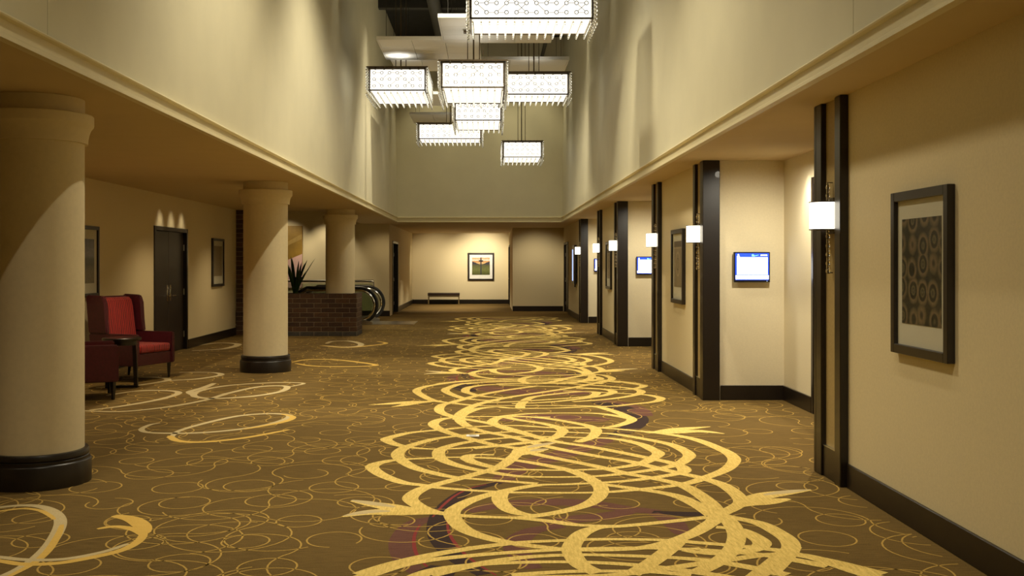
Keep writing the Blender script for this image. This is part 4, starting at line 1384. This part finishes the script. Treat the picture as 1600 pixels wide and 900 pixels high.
# ---- strap-leaved plant in the planter
rp_ = random.Random(4)
r = thing('strap_leaf_plant', 'dark green strap-leaved plant growing in the brick planter', 'plant', (-4.20, 23.14, 0.906))
r.scale = (1, 0.7, 1)
for i in range(22):
    a = 2 * pi * i / 22 + rp_.uniform(-.2, .2)
    L = rp_.uniform(0.5, 0.9)
    lean = rp_.uniform(0.10, 0.55)
    droop = rp_.uniform(0.0, 0.5) * lean
    wmax = rp_.uniform(0.06, 0.095)
    n = 9
    bm = new_bm()
    prev = None
    side = Vector((-sin(a), cos(a), 0))
    for k in range(n + 1):
        t = k / n
        rad = 0.04 + L * lean * t ** 1.3
        if i % 6 == 0:
            z = L * (1.02 * t - 0.55 * max(0, t - 0.62) ** 1.3 * 2.4)
        else:
            z = L * (t - droop * t * t * 0.6)
        w = wmax * (0.45 + 0.9 * t) * (1 - t ** 3) * 0.9 + 0.002
        c = Vector((cos(a) * rad, sin(a) * rad, z))
        fold = Vector((cos(a), sin(a), -0.2)) * (w * 0.35)
        cur = [bm.verts.new(c - side * w / 2), bm.verts.new(c + fold), bm.verts.new(c + side * w / 2)]
        if prev:
            bm.faces.new((prev[0], prev[1], cur[1], cur[0]))
            bm.faces.new((prev[1], prev[2], cur[2], cur[1]))
        prev = cur
    bmesh.ops.solidify(bm, geom=bm.faces[:], thickness=0.003)
    obj('leaf', bm, M_LEAF, r, True)

# ================================================================== ESCALATOR
r = thing('escalator', 'escalator with curved black handrails behind the brick planter', 'escalator', (0, 0, 0))
XE, RH = -3.25, 0.45
def rail_path(inset=0.0, x_in=-4.6, end=-7.5):
    pts = []
    zt = 0.95 - inset
    R_ = RH - inset
    x = end
    while x < x_in - 0.01:
        pts.append((x, zt - (x_in - x) * 0.577)); x += 0.25
    pts += [(x_in, zt), (x_in + 0.4, zt + 0.0), (-3.7, zt)]
    for i in range(21):
        a = pi / 2 - pi * i / 20
        pts.append((XE + R_ * cos(a), 0.5 + R_ * sin(a)))
    pts.append((XE - 0.25, 0.5 - R_))
    return pts
for yb in (26.92, 28.68):
    bm = new_bm(); add_tube(bm, [(x, yb, z) for x, z in rail_path()], 0.038, 10); obj('handrail', bm, M_RUBBER, r, True)
    bm = new_bm(); add_tube(bm, [(x, yb, z) for x, z in rail_path(0.072)], 0.034, 8); obj('rail_trim', bm, M_CHROME, r, True)
    bm = new_bm()
    pth = rail_path(0.11)
    outl = [p for p in pth if p[1] > 0.10 or p[0] < -4.6]
    outl = outl + [(-3.35, 0.13), (-4.6, 0.13), (-7.5, 0.13 - 2.9 * 0.577)]
    vs_ = [bm.verts.new((x, yb - 0.006, z)) for x, z in outl]
    bm.faces.new(vs_)
    bmesh.ops.triangulate(bm, faces=bm.faces[:])
    bmesh.ops.solidify(bm, geom=bm.faces[:], thickness=0.012)
    obj('glass_panel', bm, M_ESCGLASS, r)
    bm = new_bm()
    add_prism(bm, [(-2.92, 0.004), (-2.92, 0.07), (-3.1, 0.125), (-4.6, 0.125), (-7.5, 0.125 - 2.9 * 0.577), (-7.5, -0.25 - 2.9 * 0.577), (-4.75, -0.30), (-4.36, -0.30), (-4.36, 0.004)], 'y', yb - 0.055, yb + 0.055)
    obj('skirt', bm, M_STEEL, r)
n0 = -4.36
for k in range(9):
    pbox('step', n0 - 0.40 * (k + 1), n0 - 0.40 * k, 26.985, 28.615, -0.02 - 0.231 * k - 0.23, -0.02 - 0.231 * k, M_STEEL, r)
pbox('landing_plate', -4.36, -1.87, 27.05, 28.55, 0.003, 0.008, M_STEEL, r)
r = thing('guard_rail', 'glass guard rail with silver top rail behind the escalator', 'railing', (0, 0, 0))
bm = new_bm(); add_cyl(bm, (-7.9, 30.3, 1.06), (-3.25, 30.3, 1.06), 0.035, seg=12); obj('top_rail', bm, M_STEEL, r, True)
for x in (-7.6, -6.5, -5.4, -4.3, -3.25):
    bm = new_bm(); add_cyl(bm, (x, 30.3, 0), (x, 30.3, 1.05), 0.022, seg=10); add_cyl(bm, (x, 30.3, 0), (x, 30.3, 0.02), 0.05, seg=16)
    obj('post', bm, M_STEEL, r, True)
for a, b in ((-7.6, -6.5), (-6.5, -5.4), (-5.4, -4.3), (-4.3, -3.25)):
    pbox('glass_pane', a + 0.04, b - 0.04, 30.294, 30.306, 0.08, 1.0, M_ESCGLASS, r)

# ================================================================== BENCH
r = thing('bench', 'low dark upholstered bench on silver legs against the end wall', 'bench', (-1.66, 40.55, 0.001))
bm = new_bm(); add_box(bm, -0.61, 0.61, -0.23, 0.23, 0.335, 0.44, 0.02, 2); obj('seat_pad', bm, M_RUBBER if False else mat('dark_brown_leather', (0.03, 0.017, 0.012), 0.4, var=0.15), r, True)
for s in (-1, 1):
    bm = new_bm()
    x = s * 0.58
    add_box(bm, x - 0.015, x + 0.015, -0.22, 0.22, 0.0, 0.03)
    add_box(bm, x - 0.015, x + 0.015, -0.22, -0.19, 0.03, 0.335)
    add_box(bm, x - 0.015, x + 0.015, 0.19, 0.22, 0.03, 0.335)
    obj('leg_frame', bm, M_CHROME, r)
pbox('stretcher', -0.565, 0.565, -0.215, -0.195, 0.285, 0.334, M_CHROME, r)
